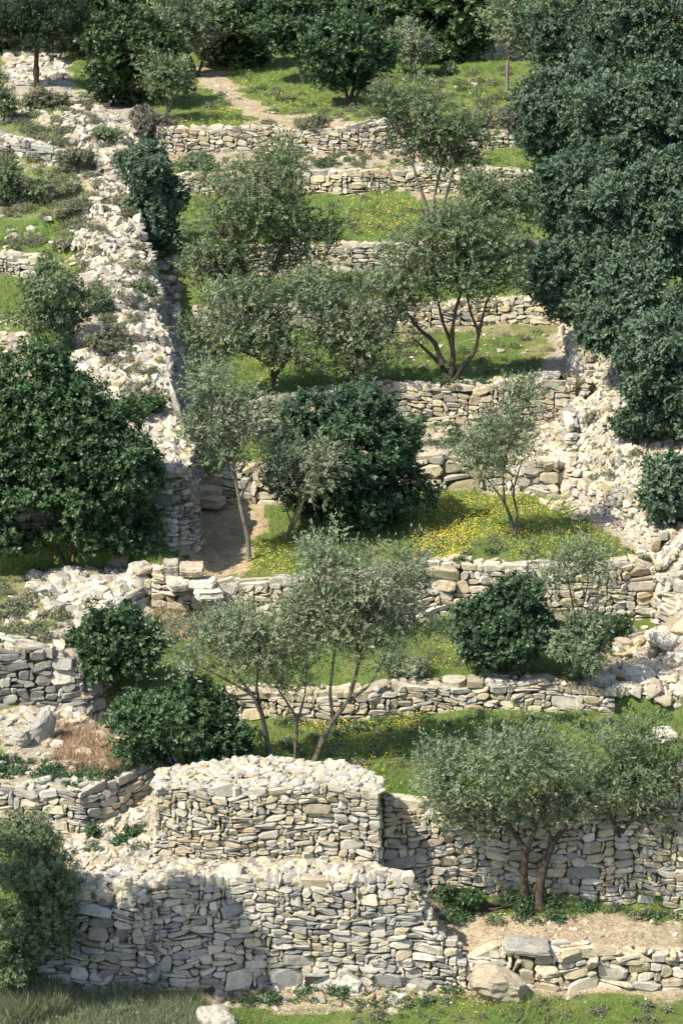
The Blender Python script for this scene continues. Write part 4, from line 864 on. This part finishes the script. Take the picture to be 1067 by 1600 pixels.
# dead brown scrub and reedy plants: bundles of thin stems
def stems(name, label, cat, polys, mat, c0, c1, group=None, kind=None, lean=.5):
    Vs = []; Cs = []
    for P, n, h0, h1, wd in polys:
        u, v = sample_poly(P, n); x, y, z = drop(u, v); h = rng.uniform(h0, h1, n)
        d = unit(n) * lean; d[:, 2] = 1; d /= np.linalg.norm(d, axis=1)[:, None]
        a = rng.uniform(0, 6.28, n); s = np.stack([np.cos(a), np.sin(a) * .5, 0 * a], 1) * wd
        B_ = np.stack([x, y, z - .02], 1); m = B_ + d * (h * .55)[:, None]; d2 = d + unit(n) * lean * .5; T = m + d2 * (h * .45)[:, None]
        Vs.append(np.stack([B_ - s, B_ + s, m + s * .8, T, m - s * .8], 1).reshape(-1, 3))
        t = rng.random((n, 1)); Cs.append(np.array(c0) * (1 - t) + np.array(c1) * t)
    V = np.concatenate(Vs); f = np.arange(len(V)).reshape(-1, 5); i0 = V.mean(0)
    o = link(name, mesh(name, V - i0, [f], mat, np.concatenate(Cs))); o.location = i0
    return tag(o, label, cat, group, kind)
stems('dead_scrub', 'mound of dead brown scrub behind the curved low wall', 'dead scrub', [([(85,1150),(130,1140),(175,1160),(220,1185),(215,1212),(150,1215),(95,1190)], 15000, .06, .22, .006), ([(75,1135),(140,1130),(225,1180),(222,1215),(150,1222),(85,1200)], 5000, .05, .3, .006)], M_DRY, (.26,.16,.10), (.50,.37,.26), lean=1.5)
stems('dead_scrub', 'patch of dead reddish twigs on the ridge above the green cushion', 'dead scrub', [([(150,570),(215,562),(230,585),(180,592)], 1400, .08, .2, .007)], M_DRY, (.20,.12,.07), (.34,.22,.13), lean=1.2)
stems('dead_scrub', 'dead brown stalks on the shaded ground beside the path steps', 'dead scrub', [([(238,935),(300,940),(340,990),(250,1010)], 1500, .08, .25, .007)], M_DRY, (.20,.14,.08), (.36,.28,.18), lean=.9)
stems('reed_grass', 'tall spiky grey-green grass along the bottom left edge', 'tall grass', [([(-40,1575),(60,1556),(130,1568),(200,1556),(262,1572),(290,1562),(300,1590),(330,1610),(310,1640),(-40,1640)], 13000, .10, .42, .005), ([(240,1560),(300,1560),(380,1610),(340,1640),(260,1640)], 1500, .1, .4, .006), ([(-40,1540),(90,1540),(100,1600),(-40,1600)], 5000, .2, .6, .006)], M_GRASS, (.13,.16,.09), (.30,.32,.21), kind='stuff', lean=.75)

# ------------------------------------------------------------------ low cushions, grass and flowers
def cushions(label, kind, polys):
    Vs, Cs = [], []
    for P, m, r0, r1 in polys:
        u, v = sample_poly(P, m); x, y, z = drop(u, v); r = r0 * (r1 / r0) ** rng.random(m); per = np.clip((r ** 2 * 2600).astype(int), 12, 260)
        k = np.repeat(np.arange(m), per); d = unit(len(k)); d[:, 2] = np.abs(d[:, 2]); rr = rng.random((len(k), 1)) ** .4
        C = np.stack([x[k], y[k], z[k]], 1) + d * rr * (r[k][:, None] * np.array([1, 1, .5])); C[:, 2] = np.maximum(C[:, 2], ground(C[:, 0], C[:, 1]) + .01)
        V, c, mat = leaves(C, rng.random(m)[k], d, .055, .024, kind, per=3, sl=.06, spread=.9); Vs.append(V); Cs.append(c)
    o = leafmesh(np.concatenate(Vs), np.concatenate(Cs), mat, 'ground_cover', None)
    tag(o, label, 'ground cover', None, 'stuff')
cushions('low dull green cushions creeping between the ridge stones', 'scrub', [
  ([(120,395),(250,420),(270,470),(180,540),(140,470)], 90, .08, .30), ([(60,160),(150,150),(215,240),(215,400),(120,380),(60,330)], 150, .08, .32), ([(0,155),(100,165),(130,330),(0,340)], 90, .1, .35),
  ([(110,560),(250,570),(260,640),(200,640)], 60, .06, .22), ([(180,600),(250,620),(240,660),(200,665)], 30, .1, .25), ([(0,900),(70,900),(150,1000),(0,1010)], 60, .06, .25), ([(880,560),(1060,700),(1060,900),(1000,860),(900,780),(880,660)], 70, .06, .2)])
cushions('soft grey-green tussocks among the tall grass at the bottom left', 'olivegrey', [([(-40,1555),(60,1530),(180,1545),(290,1560),(330,1640),(-40,1640)], 200, .10, .26)])
cushions('dull olive-green weeds dotted over the terrace treads', 'scrub', [
  ([(640,780),(980,860),(1000,885),(640,885)], 45, .05, .16), ([(430,1125),(660,1115),(660,1230),(430,1180)], 45, .05, .18), ([(660,980),(980,1000),(980,1060),(640,1060)], 50, .05, .2), ([(620,520),(860,520),(860,598),(620,598)], 60, .05, .2), ([(540,310),(660,310),(660,380),(530,380)], 30, .06, .18),
  ([(560,110),(800,110),(820,190),(560,190)], 110, .07, .3), ([(270,150),(560,130),(560,190),(270,200)], 60, .06, .25), ([(0,340),(125,340),(125,400),(0,400)], 30, .07, .25), ([(640,1405),(1067,1430),(1067,1460),(660,1450)], 30, .05, .15), ([(600,1556),(1067,1565),(1067,1600),(500,1600)], 60, .04, .14), ([(260,245),(820,238),(820,265),(260,272)], 60, .06, .2)])
cushions('tufts of greener weeds at wall feet and along terrace edges', 'bright', [
  ([(0,1190),(210,1200),(200,1232),(0,1240)], 70, .05, .2), ([(120,1290),(235,1240),(240,1330),(130,1340)], 18, .05, .16), ([(300,1545),(720,1545),(700,1575),(330,1575)], 60, .05, .16),
  ([(640,1400),(960,1418),(1060,1440),(700,1450)], 46, .06, .2), ([(620,598),(880,590),(880,604),(620,604)], 40, .06, .2), ([(640,860),(1010,870),(1010,888),(640,888)], 30, .05, .15), ([(430,1125),(1040,1110),(1060,1140),(430,1150)], 50, .06, .2), ([(630,972),(1000,975),(980,1000),(630,995)], 50, .06, .22),
  ([(260,240),(760,235),(760,262),(260,270)], 50, .08, .25), ([(340,120),(700,120),(800,180),(560,190),(420,170)], 60, .06, .25), ([(620,666),(840,660),(840,700),(640,712)], 40, .06, .25), ([(370,1070),(440,1080),(430,1110),(370,1110)], 10, .06, .15), ([(280,860),(300,840),(290,905),(262,900)], 10, .05, .15)])

def grass():
    n = 230000
    u = rng.uniform(-30, 1097, n); v = rng.uniform(60, 1640, n); x, y, z = drop(u, v)
    t, g = cover(u, v); nse = .5 + .25 * np.sin(x * 2.3 + y) * np.sin(y * 1.9 - x) + .25 * np.sin(x * 6.1 + 1) * np.sin(y * 5.3 + x * 2)
    ok = (y < 104) & (t + .8 * (nse - .5) > .5 + .25 * rng.random(n)) & (gnormal(x, y)[:, 2] > .8)
    x, y, z, t = x[ok], y[ok], z[ok], t[ok]; nse = nse[ok]
    rep = 2; x = np.repeat(x, rep) + rng.normal(0, .04, len(x) * rep); y = np.repeat(y, rep) + rng.normal(0, .05, len(y) * rep); nse = np.repeat(nse, rep)
    z = ground(x, y); n = len(x); far = (y / 60)
    tall = np.clip(np.sin(x * 1.7 + y * 1.1) * np.sin(y * 1.3 - x * .6) * 1.6, 0, 1); h = rng.uniform(.035, .12, n) * (.6 + .8 * nse + 1.1 * tall) * far ** .5; wd = .009 * far
    d = unit(n) * .8; d[:, 2] = 1; a = rng.uniform(0, 6.28, n); s = np.stack([np.cos(a), np.sin(a), 0 * a], 1) * wd[:, None]
    B_ = np.stack([x, y, z - .01], 1); T = B_ + d * h[:, None]
    V = np.stack([B_ - s, B_ + s, T], 1).reshape(-1, 3); f = np.arange(len(V)).reshape(-1, 3)
    k = rng.random((n, 1)) * .6 + .4 * nse[:, None]
    c = np.array((.095,.18,.035)) * (1 - k) + np.array((.25,.34,.10)) * k
    dry = rng.random(n) < .16; c[dry] = (.34, .30, .16)
    tag(link('grass', mesh('grass', V, [f], M_GRASS, c)), 'short green spring grass covering the terrace treads', 'grass', kind='stuff')
grass()
def flowers():
    Vs = []
    for P, n, q in [(P_, int(n_ * 1.6), q_) for P_, n_, q_ in [([(640,775),(860,775),(860,835),(760,850),(640,850)], 1500, .7), ([(640,830),(760,830),(720,885),(640,885)], 700, .6), ([(860,800),(1000,860),(1000,885),(800,885),(780,850)], 420, .5),
        ([(600,1120),(670,1112),(665,1150),(600,1150)], 260, .6), ([(470,1130),(660,1130),(600,1240),(640,1250),(540,1190),(440,1180)], 420, .4), ([(380,870),(400,830),(470,850),(470,905),(370,908)], 380, .7), ([(545,310),(660,310),(640,375),(530,382)], 420, .7),
        ([(340,110),(470,110),(530,180),(440,180)], 190, .3), ([(270,180),(370,170),(400,198),(260,200)], 190, .3), ([(580,150),(760,120),(760,180),(600,180)], 120, .3), ([(560,210),(860,420),(880,440),(800,460)], 90, .3),
        ([(760,410),(860,405),(850,440),(770,445)], 180, .5), ([(340,560),(470,560),(430,610)], 100, .4), ([(640,980),(730,990),(720,1060),(640,1060)], 170, .4), ([(900,1010),(960,1000),(950,1050),(900,1060)], 60, .3), ([(400,1560),(900,1560),(900,1590),(400,1590)], 150, .2), ([(500,432),(620,432),(600,445),(500,445)], 80, .5)]]:
        m = max(4, int(n / 9)); cu, cv = sample_poly(P, m)
        k = rng.integers(0, m, n); sp_ = 14
        u = cu[k] + rng.normal(0, sp_ * 1.5, n); v = cv[k] + rng.normal(0, sp_ * .5, n); ok = inpoly(u, v, P); u, v = u[ok], v[ok]; n = len(u)
        x, y, z = drop(u, v); z = z + rng.uniform(.06, .14, n); r = rng.uniform(.008, .017, n) * (y / 55) ** .7
        nr = unit(n) * .5; nr[:, 2] = 1; nr[:, 1] -= .3; nr /= np.linalg.norm(nr, axis=1)[:, None]; T, B_ = frames(nr, rng.uniform(0, 6, n)); C = np.stack([x, y, z], 1)
        Vs.append(np.stack([C + (T * math.cos(a) + B_ * math.sin(a)) * r[:, None] for a in np.arange(5) * 1.2566], 1).reshape(-1, 3))
    V = np.concatenate(Vs); f = np.arange(len(V)).reshape(-1, 5)
    c = np.array((.74,.56,.08)) * rng.uniform(.8, 1.1, (len(f), 1))
    tag(link('wildflowers', mesh('wildflowers', V, [f], M_PETAL, c)), 'yellow wildflowers dotted through the terrace grass', 'flowers', kind='stuff')
flowers()
